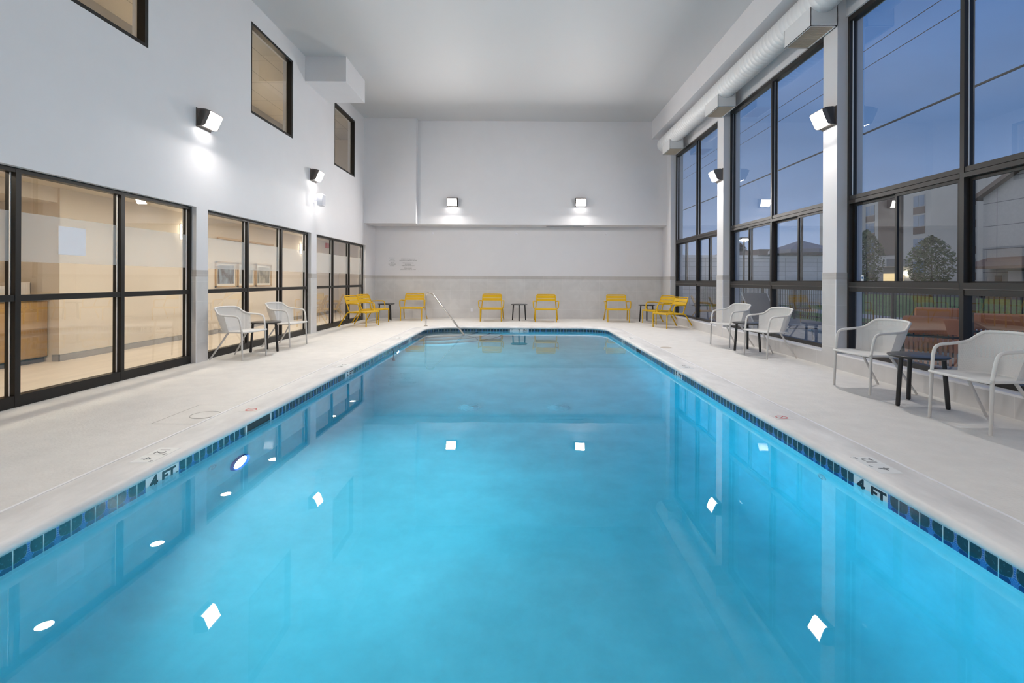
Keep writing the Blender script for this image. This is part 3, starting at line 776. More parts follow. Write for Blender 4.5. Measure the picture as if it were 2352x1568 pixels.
# ------------------------------------------------------------------ furniture
def set_uv(me, f):
    l = me.uv_layers.new(name='UVMap')
    for p in me.polygons:
        for li in p.loop_indices: l.data[li].uv = f(me.vertices[me.loops[li].vertex_index].co)
def yellow_chair():
    root = empty('armchair'); R = .0165
    # seat pan with folded edges
    bm = BM(); prof = [(-.375, .362), (-.378, .392), (-.362, .404), (-.28, .398), (0, .384), (.12, .382), (.165, .395), (.17, .385), (.12, .366), (0, .368), (-.28, .380), (-.35, .384), (-.362, .360)]
    prism(bm, prof, -.315, .315, 'x'); finish(bm, 'seat', YEL, root, True)
    for s in (-1, 1):
        bm = BM(); tube(bm, rounded([(s * .318, -.355, 0), (s * .322, -.355, .385), (s * .322, -.20, .387)], .05), R, 10); finish(bm, 'leg', YEL, root, True)
        bm = BM(); tube(bm, rounded([(s * .365, .435, 0), (s * .335, .19, .375), (s * .326, .08, .380)], .04), R, 10); finish(bm, 'leg', YEL, root, True)
    for s in (-1, 1):
        for y, x in ((-.355, .318), (.435, .365)):
            pass
    for s in (-1, 1):
        bm = BM(); tube(bm, [(s * .322, -.22, .386), (s * .324, .0, .378), (s * .326, .17, .380)], R, 10); finish(bm, 'side_rail', YEL, root, True)
        bm = BM(); tube(bm, rounded([(s * .30, .235, .60), (s * .385, .12, .615), (s * .39, -.17, .615), (s * .375, -.20, .42), (s * .325, -.20, .388)], [.06, .07, .09, .04]), R, 10); finish(bm, 'arm', YEL, root, True)
    bm = BM(); tube(bm, rounded([(-.318, .14, .385), (-.298, .232, .60), (-.29, .325, .81), (.29, .325, .81), (.298, .232, .60), (.318, .14, .385)], [.02, .045, .045, .02]), R, 10)
    finish(bm, 'back_frame', YEL, root, True)
    def back_y(z): return .232 + (z - .60) * .093 / .21
    for za, zb in ((.612, .690), (.699, .783)):
        bm = BM(); w = .293
        prism(bm, [(back_y(za) - .005, za), (back_y(zb) - .005, zb), (back_y(zb) + .003, zb), (back_y(za) + .003, za)], -w, w, 'x')
        finish(bm, 'backrest_slat', YEL, root)
    return root
yc = yellow_chair()
def put_chair(proto, used, x, y, deg, front, label, cat, group):
    o = proto if not used else copy_tree(proto)
    th_ = math.radians(deg); d = Vector((math.sin(th_), -math.cos(th_)))
    o.location = (x - d.x * front, y - d.y * front, 0); o.rotation_euler = (0, 0, th_)
    tag(o, label, cat, group); return o
YG = 'yellow metal armchairs along the far end of the pool room'
for i, (x, y, a, l) in enumerate([
    (-3.955, 13.384, 76, 'yellow metal armchair nearest the left glass wall, in front of its twin'),
    (-3.995, 14.54, 74, 'yellow metal armchair behind another one beside the far left glass'),
    (-3.31, 15.20, 2, 'yellow metal armchair against the far wall behind the handrail'),
    (-.863, 15.057, 0, 'yellow metal armchair on the handrail side of the centre black table'),
    (.80, 14.89, -3, 'yellow metal armchair on the window side of the centre black table'),
    (2.99, 14.93, -4, 'yellow metal armchair against the far wall near the window corner'),
    (3.80, 14.516, -68, 'yellow metal armchair beside the black table in the window corner'),
    (3.755, 13.25, -72, 'yellow metal armchair at the windows, in front of its twin')]):
    put_chair(yc, i > 0, x, y, a, .355, l, 'armchair', YG)

def white_chair():
    root = empty('mesh_chair'); R = .0145
    # seat: shallow dished shell, rolled front
    bm = BM(); nx, ny = 13, 13; G = []
    for j in range(ny):
        v = j / (ny - 1); row = []
        for i in range(nx):
            u = -1 + 2 * i / (nx - 1)
            y = -.262 + .47 * v
            w = .268 - .045 * v ** 2
            x = u * w
            y2 = y - .022 * (1 - u * u) * (1 - v) + .03 * (1 - u * u) * v
            z = .442 - .020 * v - .010 * (1 - u * u) * math.sin(PI * v) - (.018 if j == 0 else 0)
            row.append(bm.verts.new((x, y2, z)))
        G.append(row)
    for A, B in zip(G, G[1:]):
        for k in range(nx - 1): bm.faces.new((A[k], A[k + 1], B[k + 1], B[k]))
    r = bmesh.ops.solidify(bm, geom=bm.faces[:], thickness=.006)
    s = finish(bm, 'seat', WEAVE2, root, True, angle=60)
    # seat rim tube
    def rim(t):
        pass
    bm = BM(); ring = []
    for k in range(12): ring.append((-.270 + .54 * k / 11, -.262 - .022 * (1 - (-1 + 2 * k / 11) ** 2), .432))
    side = [(.262, -.12, .431), (.250, .02, .427), (.236, .12, .423)]
    back = [(.205, .205, .421), (.12, .238, .420), (0, .245, .420), (-.12, .238, .420), (-.205, .205, .421)]
    ring = ring + side + back + [(-x, y, z) for x, y, z in side[::-1]]
    tube(bm, ring, .013, 10, True); finish(bm, 'seat_rim', WHT, root, True)
    # arm and back rail in one tube
    half = [(.272, -.235, .44), (.282, -.205, .62), (.283, -.150, .672), (.290, -.02, .684), (.296, .095, .694), (.285, .165, .715), (.255, .235, .775), (.225, .268, .797), (.12, .300, .806), (0, .310, .808)]
    full = [(-x, y, z) for x, y, z in half[:-1]] + half[::-1]
    # smooth with Catmull-Rom
    P = [Vector(p) for p in full]; C = []
    for i in range(len(P) - 1):
        p0, p1, p2, p3 = P[max(i - 1, 0)], P[i], P[i + 1], P[min(i + 2, len(P) - 1)]
        for k in range(5):
            t = k / 5; C.append(.5 * ((2 * p1) + (-p0 + p2) * t + (2 * p0 - 5 * p1 + 4 * p2 - p3) * t * t + (-p0 + 3 * p1 - 3 * p2 + p3) * t ** 3))
    C.append(P[-1])
    bm = BM(); tube(bm, C, R, 10); finish(bm, 'arm_rail', WHT, root, True)
    # woven back: from the rail down to the rear seat rim
    n = len(C); i0 = int(n * .20); top = C[i0:n - i0]; m = len(top)
    bm = BM(); rows = 9; G = []
    for j in range(rows):
        v = j / (rows - 1); row = []
        for i, p in enumerate(top):
            u = -1 + 2 * i / (m - 1); ang = u * 1.45
            q = Vector((.252 * math.sin(ang), -.03 + .272 * math.cos(ang), .424))
            a = p.lerp(q, v); a.y += .022 * math.sin(PI * v) * math.cos(ang)
            row.append(bm.verts.new(a))
        G.append(row)
    for A, B in zip(G, G[1:]):
        for k in range(m - 1): bm.faces.new((A[k], A[k + 1], B[k + 1], B[k]))
    b = finish(bm, 'backrest', WEAVE, root, True, angle=80)
    set_uv(b.data, lambda c: (math.atan2(c.x, c.y + .4) * 1.1, c.z))
    for s in (-1, 1):
        bm = BM(); tube(bm, [(s * .276, -.252, 0), (s * .274, -.243, .22), (s * .272, -.235, .45)], [.0135, .0145, .0155], 10); finish(bm, 'leg', LEGW, root, True)
        bm = BM(); tube(bm, [(s * .268, .318, 0), (s * .24, .17, .22), (s * .214, .04, .42)], [.0125, .0138, .015], 10); finish(bm, 'leg', LEGW, root, True)
    return root
WEAVE2 = pbr('off_white_mesh_seat', (.70, .69, .67), .5, bump=.3, bscale=300, dist=.002)
wc = white_chair()
WG = 'white woven metal armchairs beside the windows'
for i, (x, y, a, l) in enumerate([
    (-4.215, 7.90, 81, 'white woven chair at the left glass, nearer side of the black table'),
    (-4.19, 9.41, 82, 'white woven chair at the left glass, farther side of the black table'),
    (3.89, 9.615, -74, 'white woven chair by the second window pillar, farther side of its table'),
    (3.934, 8.256, -77, 'white woven chair by the middle right window, nearer side of its table'),
    (3.878, 5.784, -85, 'white woven chair in front of the nearest right pillar and orange lounge seat'),
    (3.865, 4.358, -85, 'largest white woven chair, cut off by the right picture edge')]):
    put_chair(wc, i > 0, x, y, a, .245, l, 'chair', WG)

def side_table():
    root = empty('side_table')
    bm = BM(); lathe(bm, [(0, .488), (.235, .488), (.248, .492), (.258, .499), (.26, .505), (.256, .511), (.246, .514), (0, .514)], 56); finish(bm, 'table_top', BLK, root, True, angle=50)
    for k in range(3):
        a = 2 * PI * k / 3; c, s = math.cos(a), math.sin(a)
        bm = BM(); tube(bm, [(.205 * c, .205 * s, .489), (.240 * c, .240 * s, .012)], .0205, 14); l = finish(bm, 'leg', BLK, root, True)
        bm = BM(); tube(bm, [(.240 * c, .240 * s, .013), (.241 * c, .241 * s, 0)], [.0195, .0165], 14); finish(bm, 'foot', BLKF, l, True)
    return root
tb = side_table()
TG = 'round black side tables'
for i, (x, y, a, l) in enumerate([
    (-.005, 15.48, -90, 'round black side table at the centre of the far wall'),
    (-4.13, 15.42, 200, 'round black side table in the far corner by the left glass'),
    (3.95, 15.38, 195, 'round black side table in the far corner by the windows'),
    (-4.44, 8.68, 110, 'round black side table between the two white chairs at the left glass'),
    (4.14, 9.0, 185, 'round black side table between two white chairs at the middle right window'),
    (4.09, 5.09, 190, 'round black side table between the two nearest white chairs')]):
    o = tb if i == 0 else copy_tree(tb)
    o.location = (x, y, 0); o.rotation_euler = (0, 0, math.radians(a)); tag(o, l, 'side table', TG)
# ------------------------------------------------------------------ corridor behind the left glass
bm = BM(); box(bm, -7.9, -5.03, .8, 19.2, -.12, -.0005); struct(bm, 'floor_corridor', CFLOOR, 'pale wood-look corridor floor behind the left glass')
bm = BM(); box(bm, -7.05, -6.95, 7.5, 19.2, 0, 2.62); box(bm, -7.9, -7.75, .8, 7.5, 0, 2.62); box(bm, -7.9, -7.05, 7.5, 7.53, 0, 2.62)
box(bm, -7.9, -5.03, 19.1, 19.2, 0, 2.62); box(bm, -7.9, -5.03, .8, .9, 0, 2.62)
box(bm, -7.75, -6.98, .9, 7.5, 2.40, 2.62)
struct(bm, 'wall_corridor', BEIGE, 'warm beige corridor wall with a counter alcove')
bm = BM(); box(bm, -7.9, -5.03, .8, 19.2, 2.62, 2.74); struct(bm, 'ceiling_corridor', pbr('corridor_ceiling', (.70, .62, .50), .7), 'plain corridor ceiling with a row of downlights')
bm = BM(); box(bm, -6.95, -6.938, 7.488, 19.1, 0, .102); box(bm, -7.05, -6.938, 7.488, 7.5, 0, .102)
struct(bm, 'baseboard_corridor', CBASE, 'grey tile baseboard along the corridor wall')
def downlight(y, label):
    r = empty('downlight', (-5.57, y, 2.62), 0, label, 'downlight', 'round downlights along the corridor ceiling')
    bm = BM(); lathe(bm, [(.088, -.012), (.105, -.008), (.115, 0)], 28); finish(bm, 'trim_ring', SPK, r, True)
    bm = BM(); lathe(bm, [(0, -.008), (.088, -.008)], 28); finish(bm, 'lens', DOWNL, r)
for i, y in enumerate((2.22, 4.03, 5.84, 7.66, 9.45, 11.27, 13.08, 14.85, 16.65)):
    downlight(y, 'lit round downlight in the corridor ceiling behind the left glass')
def sconce(y, label):
    r = empty('wall_sconce', (-6.95, y, 2.22), 0, label, 'sconce', 'upright sconces on the corridor wall')
    bm = BM(); prism(bm, [(.085 * math.cos(PI * k / 10 - PI / 2), .075 * math.sin(PI * k / 10 - PI / 2)) for k in range(11)], -.15, .15, 'z'); finish(bm, 'shade', SCONL, r, True, angle=50)
    bm = BM(); box(bm, 0, .012, -.085, .085, -.165, .165); finish(bm, 'back_plate', CHROME, r)
sconce(10.24, 'glowing upright sconce on the corridor wall behind the first left window')
sconce(15.75, 'glowing upright sconce on the corridor wall behind the second left window')
# counter
cb = empty('cabinet', (-7.4, 6.2, 0), 0, 'oak veneer cabinet with a cream counter in the corridor alcove', 'cabinet')
bm = BM(); box(bm, -.33, .28, -1.7, 1.28, .08, .925); finish(bm, 'body', OAK, cb)
bm = BM(); box(bm, -.33, .25, -1.7, 1.27, 0, .08); finish(bm, 'toe_kick', BLKF, cb)
for k in range(4):
    bm = BM(); a = -1.69 + k * .742; box(bm, .28, .298, a, a + .736, .095, .91); d = finish(bm, 'door', OAK, cb, bevel=.002)
bm = BM(); box(bm, -.34, .325, -1.7, 1.285, .925, .955); finish(bm, 'countertop', pbr('cream_counter', (.72, .64, .54), .3), cb, bevel=.003)
bm = BM(); box(bm, -7.26, -7.10, 5.6, 7.42, .955, .99); tag(finish(bm, 'serving_tray', BLKF, None, bevel=.004), 'long black tray on the cream corridor counter', 'tray')
BIN = pbr('white_bin', (.74, .66, .58), .5)
def open_bin(x, y, w, d, h, label):
    bm = BM(); t = .006
    box(bm, x - d / 2, x + d / 2, y - w / 2, y + w / 2, .955, .961)
    for a in ((x - d / 2, x - d / 2 + t, y - w / 2, y + w / 2), (x + d / 2 - t, x + d / 2, y - w / 2, y + w / 2), (x - d / 2, x + d / 2, y - w / 2, y - w / 2 + t), (x - d / 2, x + d / 2, y + w / 2 - t, y + w / 2)):
        box(bm, *a, .955, .955 + h)
    o = finish(bm, 'storage_bin', BIN); tag(o, label, 'bin', 'white bins on the corridor counter'); return o
open_bin(-7.38, 7.0, .28, .22, .19, 'white bin of wrapped items on the corridor counter')
open_bin(-7.42, 7.30, .24, .22, .24, 'taller white bin at the wall end of the corridor counter')
WRAP = pbr('cream_wrap', (.72, .60, .40), .5, noise=.3, nscale=12)
for k in range(9):
    bm = BM(); bmesh.ops.create_icosphere(bm, subdivisions=2, radius=.030)
    xform(bm, Matrix.Diagonal((1, 1.25, .75, 1)))
    o = finish(bm, 'wrapped_snack', WRAP, None, True)
    o.location = (-7.445 + .066 * (k % 3), 6.915 + .085 * (k // 3), 1.10 + .006 * ((k * 7) % 3))
    o.rotation_euler = (0, .3 * (k % 2), 0); tag(o, 'cream wrapped snack heaped in the white counter bin', 'snack', 'wrapped snacks in the counter bin')
# red display at the picture edge
ds = empty('display_stand', (-7.0, 6.42, 0), 0, 'black display stand with a red and white sign beside the counter', 'display stand')
bm = BM(); box(bm, -.05, .05, -.32, .06, .955, 1.52); finish(bm, 'stand', BLK, ds)
bm = BM(); box(bm, .05, .056, -.30, .045, 1.27, 1.47); finish(bm, 'sign_panel', RED, ds)
bm = BM(); box(bm, .05, .056, -.30, .05, 1.20, 1.265); finish(bm, 'sign_strip', MTILE, ds)
# pictures and picture rail
def art_mat(name, c1, c2, sc):
    m, nt, b, o = new_mat(name)
    tc = N(nt, 'ShaderNodeTexCoord'); n = N(nt, 'ShaderNodeTexNoise'); n.inputs['Scale'].default_value = sc; n.inputs['Detail'].default_value = 6; n.inputs['Distortion'].default_value = 1.5
    mp = N(nt, 'ShaderNodeMapping'); mp.inputs['Scale'].default_value = (1, 1, .4); lnk(nt, tc.outputs['Object'], mp.inputs[0]); lnk(nt, mp.outputs[0], n.inputs['Vector'])
    r = N(nt, 'ShaderNodeValToRGB'); r.color_ramp.elements[0].position = .38; r.color_ramp.elements[1].position = .62
    r.color_ramp.elements[0].color = (*c1, 1); r.color_ramp.elements[1].color = (*c2, 1)
    lnk(nt, n.outputs['Fac'], r.inputs[0]); lnk(nt, r.outputs[0], b.inputs['Base Color']); return m
for k, (y0, y1, c1, c2, l) in enumerate(((11.32, 12.16, (.12, .10, .09), (.30, .36, .44), 'framed dark landscape print, first of three on the corridor wall'),
                                         (12.22, 13.0, (.30, .34, .38), (.55, .56, .55), 'framed pale print in the middle of the three corridor pictures'),
                                         (13.06, 13.87, (.13, .13, .10), (.45, .40, .32), 'framed brown print, last of three on the corridor wall'))):
    r = empty('framed_picture', (-6.95, (y0 + y1) / 2, 1.36), 0, l, 'picture', 'framed prints on the corridor wall')
    h = (y1 - y0) / 2; z = .30; t = .035
    bm = BM(); box(bm, 0, .03, -h, h, -z, -z + t); box(bm, 0, .03, -h, h, z - t, z); box(bm, 0, .03, -h, -h + t, -z, z); box(bm, 0, .03, h - t, h, -z, z); finish(bm, 'frame', OAKL, r)
    bm = BM(); box(bm, 0, .012, -h + t, h - t, -z + t, z - t); finish(bm, 'mat_board', pbrc('mat_board', (.75, .70, .62), .7), r)
    bm = BM(); box(bm, .012, .015, -h + .09, h - .09, -z + .085, z - .085); finish(bm, 'print', art_mat('print_%d' % k, c1, c2, 4), r)
pr = empty('picture_rail', (-6.95, 12.59, 2.2), 0, 'slim wooden rail above the three corridor pictures', 'rail')
bm = BM(); box(bm, .05, .085, -1.28, 1.28, -.022, .022); finish(bm, 'bar', OAKL, pr, bevel=.003)
for y in (-.5, .5):
    bm = BM(); box(bm, 0, .06, y - .03, y + .03, -.03, .03); finish(bm, 'bracket', OAKL, pr)
bm = BM(); box(bm, -6.95, -6.90, 17.75, 18.05, 2.38, 2.56); tag(finish(bm, 'alarm_strobe', RED, None, bevel=.006), 'red alarm strobe high on the far corridor wall', 'alarm')

# ------------------------------------------------------------------ upper hall behind the small windows
UPH = pbr('upper_hall_paint', (.50, .46, .40), .7)
bm = BM(); box(bm, -7.4, -5.03, 3.6, 17, 3.30, 3.42); struct(bm, 'floor_upper_hall', UPH, 'upper hall floor behind the small windows')
bm = BM(); box(bm, -7.4, -7.3, 3.6, 17, 3.42, 6.1); box(bm, -7.3, -5.03, 3.6, 3.7, 3.42, 6.1); box(bm, -7.3, -5.03, 16.9, 17, 3.42, 6.1)
struct(bm, 'wall_upper_hall', UPH, 'taupe upper hall wall behind the small windows')
m, nt, b, o = new_mat('ceiling_tile')
tc = N(nt, 'ShaderNodeTexCoord'); br = N(nt, 'ShaderNodeTexBrick'); br.offset = 0; br.inputs['Scale'].default_value = 1; br.inputs['Brick Width'].default_value = 1.2; br.inputs['Row Height'].default_value = .61; br.inputs['Mortar Size'].default_value = .012
br.inputs['Color1'].default_value = br.inputs['Color2'].default_value = (.52, .48, .42, 1); br.inputs['Mortar'].default_value = (.26, .24, .20, 1)
mp = N(nt, 'ShaderNodeMapping'); mp.inputs['Rotation'].default_value = (0, 0, PI / 2); lnk(nt, tc.outputs['Object'], mp.inputs[0]); lnk(nt, mp.outputs[0], br.inputs['Vector']); lnk(nt, br.outputs['Color'], b.inputs['Base Color'])
bm = BM(); box(bm, -7.4, -5.03, 3.6, 17, 6.0, 6.1); struct(bm, 'ceiling_upper_hall', m, 'tiled upper hall ceiling seen through the small windows')
for y in (5.0, 9.6, 14.2):
    r = empty('hall_sconce', (-7.3, y, 4.75), 0, 'warm sconce on the upper hall wall', 'sconce', 'upper hall sconces')
    bm = BM(); prism(bm, [(.09 * math.cos(PI * k / 10 - PI / 2), .09 * math.sin(PI * k / 10 - PI / 2)) for k in range(11)], -.12, .12, 'z'); finish(bm, 'shade', emit('hall_shade', (1, .74, .44), 120) if y == 5.0 else bpy.data.materials['hall_shade'], r, True)

# ------------------------------------------------------------------ outdoors
def ground_mat(name, c, n, s, rough=.9): return pbr(name, c, rough, noise=n, nscale=s, bump=.3, bscale=40, dist=.01)
PATIO = tile_mat('patio_paver', (.30, .28, .25), .10, .4, .4, (.16, .15, .14), .8)
GRASS = pbr('lawn_grass', (.17, .27, .09), .95, noise=.35, nscale=3, bump=.8, bscale=120, dist=.03)
WALK = ground_mat('sidewalk', (.42, .42, .42), .08, 3)
ASPH = ground_mat('asphalt', (.07, .075, .085), .1, 3)
def slab(name, mat, x0, x1, y0, y1, z1, label):
    bm = BM(); box(bm, x0, x1, y0, y1, z1 - .2, z1); return struct(bm, name, mat, label)
slab('ground_patio', PATIO, 4.95, 9.9, -4, 30, -.06, 'paved patio outside the right windows')
slab('ground_sidewalk', WALK, 12.6, 14.3, -8, 60, -.075, 'pale sidewalk crossing the lawn outside')
slab('ground_road', ASPH, 38, 52, -20, 120, -.08, 'asphalt parking lot beyond the lawn')
o = slab('lawn', GRASS, 9.9, 12.6, -8, 90, -.08, 'strip of grass between the patio fence and the sidewalk')
o = slab('lawn', GRASS, 14.3, 38, -8, 120, -.08, 'green lawn between the sidewalk and the parking lot')
# fence
FB = pbr('black_fence_metal', (.012, .012, .014), .5)
fproto = empty('fence_panel')
bm = BM(); box(bm, -.03, .03, -.03, .03, -.06, 1.16); finish(bm, 'post', FB, fproto)
for z in (.08, 1.05):
    bm = BM(); box(bm, -.015, .015, .03, 2.27, z, z + .035); finish(bm, 'rail', FB, fproto)
pk = None
for k in range(19):
    if pk is None:
        bm = BM(); box(bm, -.009, .009, -.009, .009, -.0, 1.13); pk = finish(bm, 'picket', FB, fproto); q = pk
    else:
        q = pk.copy(); COL.objects.link(q)
    q.location = (0, .115 * (k + 1), 0)
for i in range(9):
    f = fproto if i == 0 else copy_tree(fproto)
    f.location = (9.7, 6.0 + 2.3 * i, 0)
    tag(f, 'black metal picket fence panel at the edge of the patio lawn', 'fence', 'black fence panels along the patio')
# orange lounge seats
ORG = pbr('orange_cushion', (.62, .22, .105), .85, bump=.2, bscale=120, dist=.003)
SLAT = pbr('terracotta_strap', (.55, .19, .09), .7)
def lounge():
    r = empty('lounge_seat')
    bm = BM(); box(bm, -.36, .36, -.30, .34, .30, .44); finish(bm, 'seat_cushion', ORG, r, True, bevel=.04)
    bm = BM(); box(bm, -.38, .38, -.12, .04, .58, .83); xform(bm, Matrix.Translation((0, -.24, 0)) @ Matrix.Rotation(.12, 4, 'X')); finish(bm, 'back_cushion', ORG, r, True, bevel=.045)
    bm = BM()
    tube(bm, [(-.40, .34, .0), (-.40, .34, .52), (-.40, -.34, .54), (-.40, -.40, .0)], .02, 8); finish(bm, 'side_frame', BLK, r)
    bm = BM()
    tube(bm, [(.40, .34, .0), (.40, .34, .52), (.40, -.34, .54), (.40, -.40, .0)], .02, 8); finish(bm, 'side_frame', BLK, r)
    bm = BM(); tube(bm, [(-.40, -.37, .53), (.40, -.37, .53)], .02, 8); tube(bm, [(-.40, -.36, .14), (.40, -.36, .14)], .016, 8); finish(bm, 'back_rail', BLK, r)
    for k in range(13):
        bm = BM(); x = -.33 + .055 * k; box(bm, x - .018, x + .018, -.378, -.366, .12, .60); finish(bm, 'strap', SLAT, r)
    return r
lg = lounge()
for i, (x, y, a, l) in enumerate(((6.25, 7.45, -40, 'orange cushioned patio seat seen from behind, closest to the glass'),
                                  (8.3, 9.9, -30, 'orange cushioned patio seat by the fence, beyond the closest one'),
                                  (7.75, 8.15, -25, 'orange cushioned patio seat seen through the nearest window pane'))):
    o = lg if i == 0 else copy_tree(lg)
    o.location = (x, y, -.06); o.rotation_euler = (0, 0, math.radians(a)); tag(o, l, 'patio seat', 'orange patio seats')
ct = empty('patio_table', (7.0, 9.75, -.06), 0, 'low dark patio table among the orange seats', 'patio table')
bm = BM(); box(bm, -.45, .45, -.45, .45, .40, .43); finish(bm, 'table_top', BLK, ct, bevel=.004)
for sx in (-1, 1):
    for sy in (-1, 1):
        bm = BM(); box(bm, sx * .41 - .02, sx * .41 + .02, sy * .41 - .02, sy * .41 + .02, 0, .40); finish(bm, 'leg', BLK, ct)
# sling lounger
SL = pbr('grey_sling', (.16, .155, .15), .7)
sl = empty('sun_lounger', (5.85, 11.45, -.06), math.radians(4), 'grey sling sun lounger with raised back on the patio', 'lounger')
bm = BM(); prism(bm, [(-1.1, .33), (.25, .33), (.25, .345), (-1.1, .345)], -.30, .30, 'x'); finish(bm, 'seat_sling', SL, sl)
bm = BM(); prism(bm, [(.24, .33), (.80, 1.02), (.79, 1.03), (.23, .345)], -.30, .30, 'x'); finish(bm, 'back_sling', SL, sl)
for s in (-1, 1):
    bm = BM(); tube(bm, [(s * .32, -1.12, .335), (s * .32, .26, .335)], .016, 8); tube(bm, [(s * .32, .24, .335), (s * .32, .82, 1.04)], .016, 8); finish(bm, 'frame_rail', LEGW, sl)
    for y in (-.9, .3):
        bm = BM(); tube(bm, [(s * .32, y, .335), (s * .32, y - .08, 0)], .014, 8); finish(bm, 'leg', LEGW, sl)
# low stone building
STONE = tile_mat('white_stone', (.68, .68, .70), .08, .9, .26, (.36, .36, .37), .8, .012)
sb = empty('stone_building', (15, 28, 0), 0, 'low white stone building with a brown roof edge beyond the patio', 'building')
bm = BM(); box(bm, -6.0, 2.2, 0, 6, -.1, 2.55); finish(bm, 'wall', STONE, sb)
bm = BM(); box(bm, -6.0, 2.2, -.06, 6, 2.55, 2.72); finish(bm, 'fascia', TRIMW, sb)
bm = BM(); box(bm, -1.6, 2.4, -.25, 6.1, 2.72, 3.05); finish(bm, 'roof', pbrc('brown_roof', (.13, .10, .09), .8), sb)
# parasol
pz = empty('patio_umbrella', (13.7, 24.2, -.08), 0, 'grey patio umbrella standing in front of the stone building', 'umbrella')
bm = BM(); n = 8; c = bm.verts.new((0, 0, 3.35)); ring = [bm.verts.new((1.5 * math.cos(2 * PI * k / n), 1.5 * math.sin(2 * PI * k / n), 2.85)) for k in range(n)]
low = [bm.verts.new((1.5 * math.cos(2 * PI * k / n), 1.5 * math.sin(2 * PI * k / n), 2.68)) for k in range(n)]
for k in range(n): bm.faces.new((c, ring[k], ring[(k + 1) % n])); bm.faces.new((ring[k], low[k], low[(k + 1) % n], ring[(k + 1) % n]))
bmesh.ops.solidify(bm, geom=bm.faces[:], thickness=.01)
finish(bm, 'canopy', pbrc('umbrella_cloth', (.22, .23, .28), .9), pz)
bm = BM(); tube(bm, [(0, 0, 0), (0, 0, 3.33)], .03, 10); finish(bm, 'pole', BLK, pz)
bm = BM(); box(bm, -.35, .35, -.35, .35, 0, .08); finish(bm, 'base', BLK, pz)
# lamp post
lp = empty('lamp_post', (11.75, 26.0, -.08), 0, 'dark lamp post with a bright head beyond the patio', 'lamp post')
bm = BM(); tube(bm, [(0, 0, 0), (0, 0, 3.5)], .05, 10); finish(bm, 'post', BLK, lp)
bm = BM(); box(bm, -.2, .2, -.15, .15, 3.5, 3.62); finish(bm, 'head', BLK, lp)
bm = BM(); box(bm, -.16, .16, -.155, .11, 3.44, 3.54); finish(bm, 'lens', emit('lamp_post_lens', (1, .93, .8), 60), lp)
# hotel building and gabled building
STUC = pbr('grey_stucco', (.42, .42, .42), .9, noise=.04, nscale=.5)
STUC2 = pbr('brown_stucco', (.17, .135, .12), .9)
WING = pbr('dark_window_glass', (.16, .22, .32), .15)
WFR = pbr('pale_window_frame', (.35, .35, .36), .6)
def win(parent, x, y, z, w, h):
    bm = BM(); box(bm, x - .06, x, y - w / 2, y + w / 2, z, z + h); f = finish(bm, 'window', WFR, parent)
    bm = BM(); box(bm, x - .075, x - .058, y - w / 2 + .08, y - .04, z + .08, z + h - .08); finish(bm, 'pane', WING, f)
    bm = BM(); box(bm, x - .075, x - .058, y + .04, y + w / 2 - .08, z + .08, z + h - .08); finish(bm, 'pane', WING, f)
    bm = BM(); box(bm, x - .05, x, y - w / 2, y + w / 2, z - .9, z); finish(bm, 'spandrel', STUC2, f)
hb = empty('hotel_building', (52, 0, 0), 0, 'grey multi-storey hotel with stacked windows across the lawn', 'building')
bm = BM(); box(bm, 0, 16, 52.5, 86, -.1, 13.2); finish(bm, 'wall', STUC, hb)
bm = BM(); box(bm, -.05, 16.2, 52.3, 86.2, 13.2, 13.7); finish(bm, 'parapet', STUC2, hb)
bm = BM(); box(bm, -.15, 0, 68.6, 71.8, 5.0, 13.2); finish(bm, 'brown_recess', STUC2, hb)
for z in (2.4, 5.4, 8.4, 11.0):
    for y in (57.5, 64.6, 73.6, 80): win(hb, 0, y, z, 1.9, 1.55)
bm = BM(); box(bm, -3.2, 0, 66, 71.5, 3.3, 4.3); finish(bm, 'entry_canopy', STUC, hb)
bm = BM(); box(bm, -.1, 0, 67.2, 70.8, 0, 2.4); finish(bm, 'lit_entry', emit('lit_entry', (1, .75, .40), 1.0), hb)
bm = BM(); box(bm, -.3, 0, 66.4, 66.8, 2.2, 2.6); finish(bm, 'entry_lamp', emit('entry_lamp', (1, .85, .6), 25), hb)
gb = empty('gabled_building', (45, 0, 0), 0, 'grey gabled building with a lower brown porch roof across the lawn', 'building')
bm = BM(); prism(bm, [(31, -.1), (48.2, -.1), (48.2, 9.5), (39.6, 13.8), (31, 9.5)], 0, 6.9, 'x'); finish(bm, 'wall', tile_mat('stucco_joint', (.38, .38, .39), .02, 2.6, 2.2, (.13, .13, .14), .9, .03), gb)
for a, b2 in (((48.7, 9.2), (39.6, 13.75)), ((30.5, 9.2), (39.6, 13.75))):
    bm = BM(); prism(bm, [a, b2, (b2[0], b2[1] + .45), (a[0], a[1] + .45)], -.6, 7.0, 'x'); finish(bm, 'roof_slope', STUC2, gb)
bm = BM(); prism(bm, [(0, 3.6), (-3.0, 2.7), (-3.0, 2.45), (0, 2.6)], 31, 47.6, 'y'); finish(bm, 'porch_roof', pbrc('brown_porch', (.22, .15, .12), .8), gb)
bm = BM(); box(bm, -.1, 0, 44.2, 45.6, -.1, 2.3); finish(bm, 'garage_door', pbrc('white_door', (.80, .80, .86), .6), gb)
bm = BM(); box(bm, -.1, 0, 46.3, 46.9, -.1, 1.9); finish(bm, 'side_door', STUC2, gb)
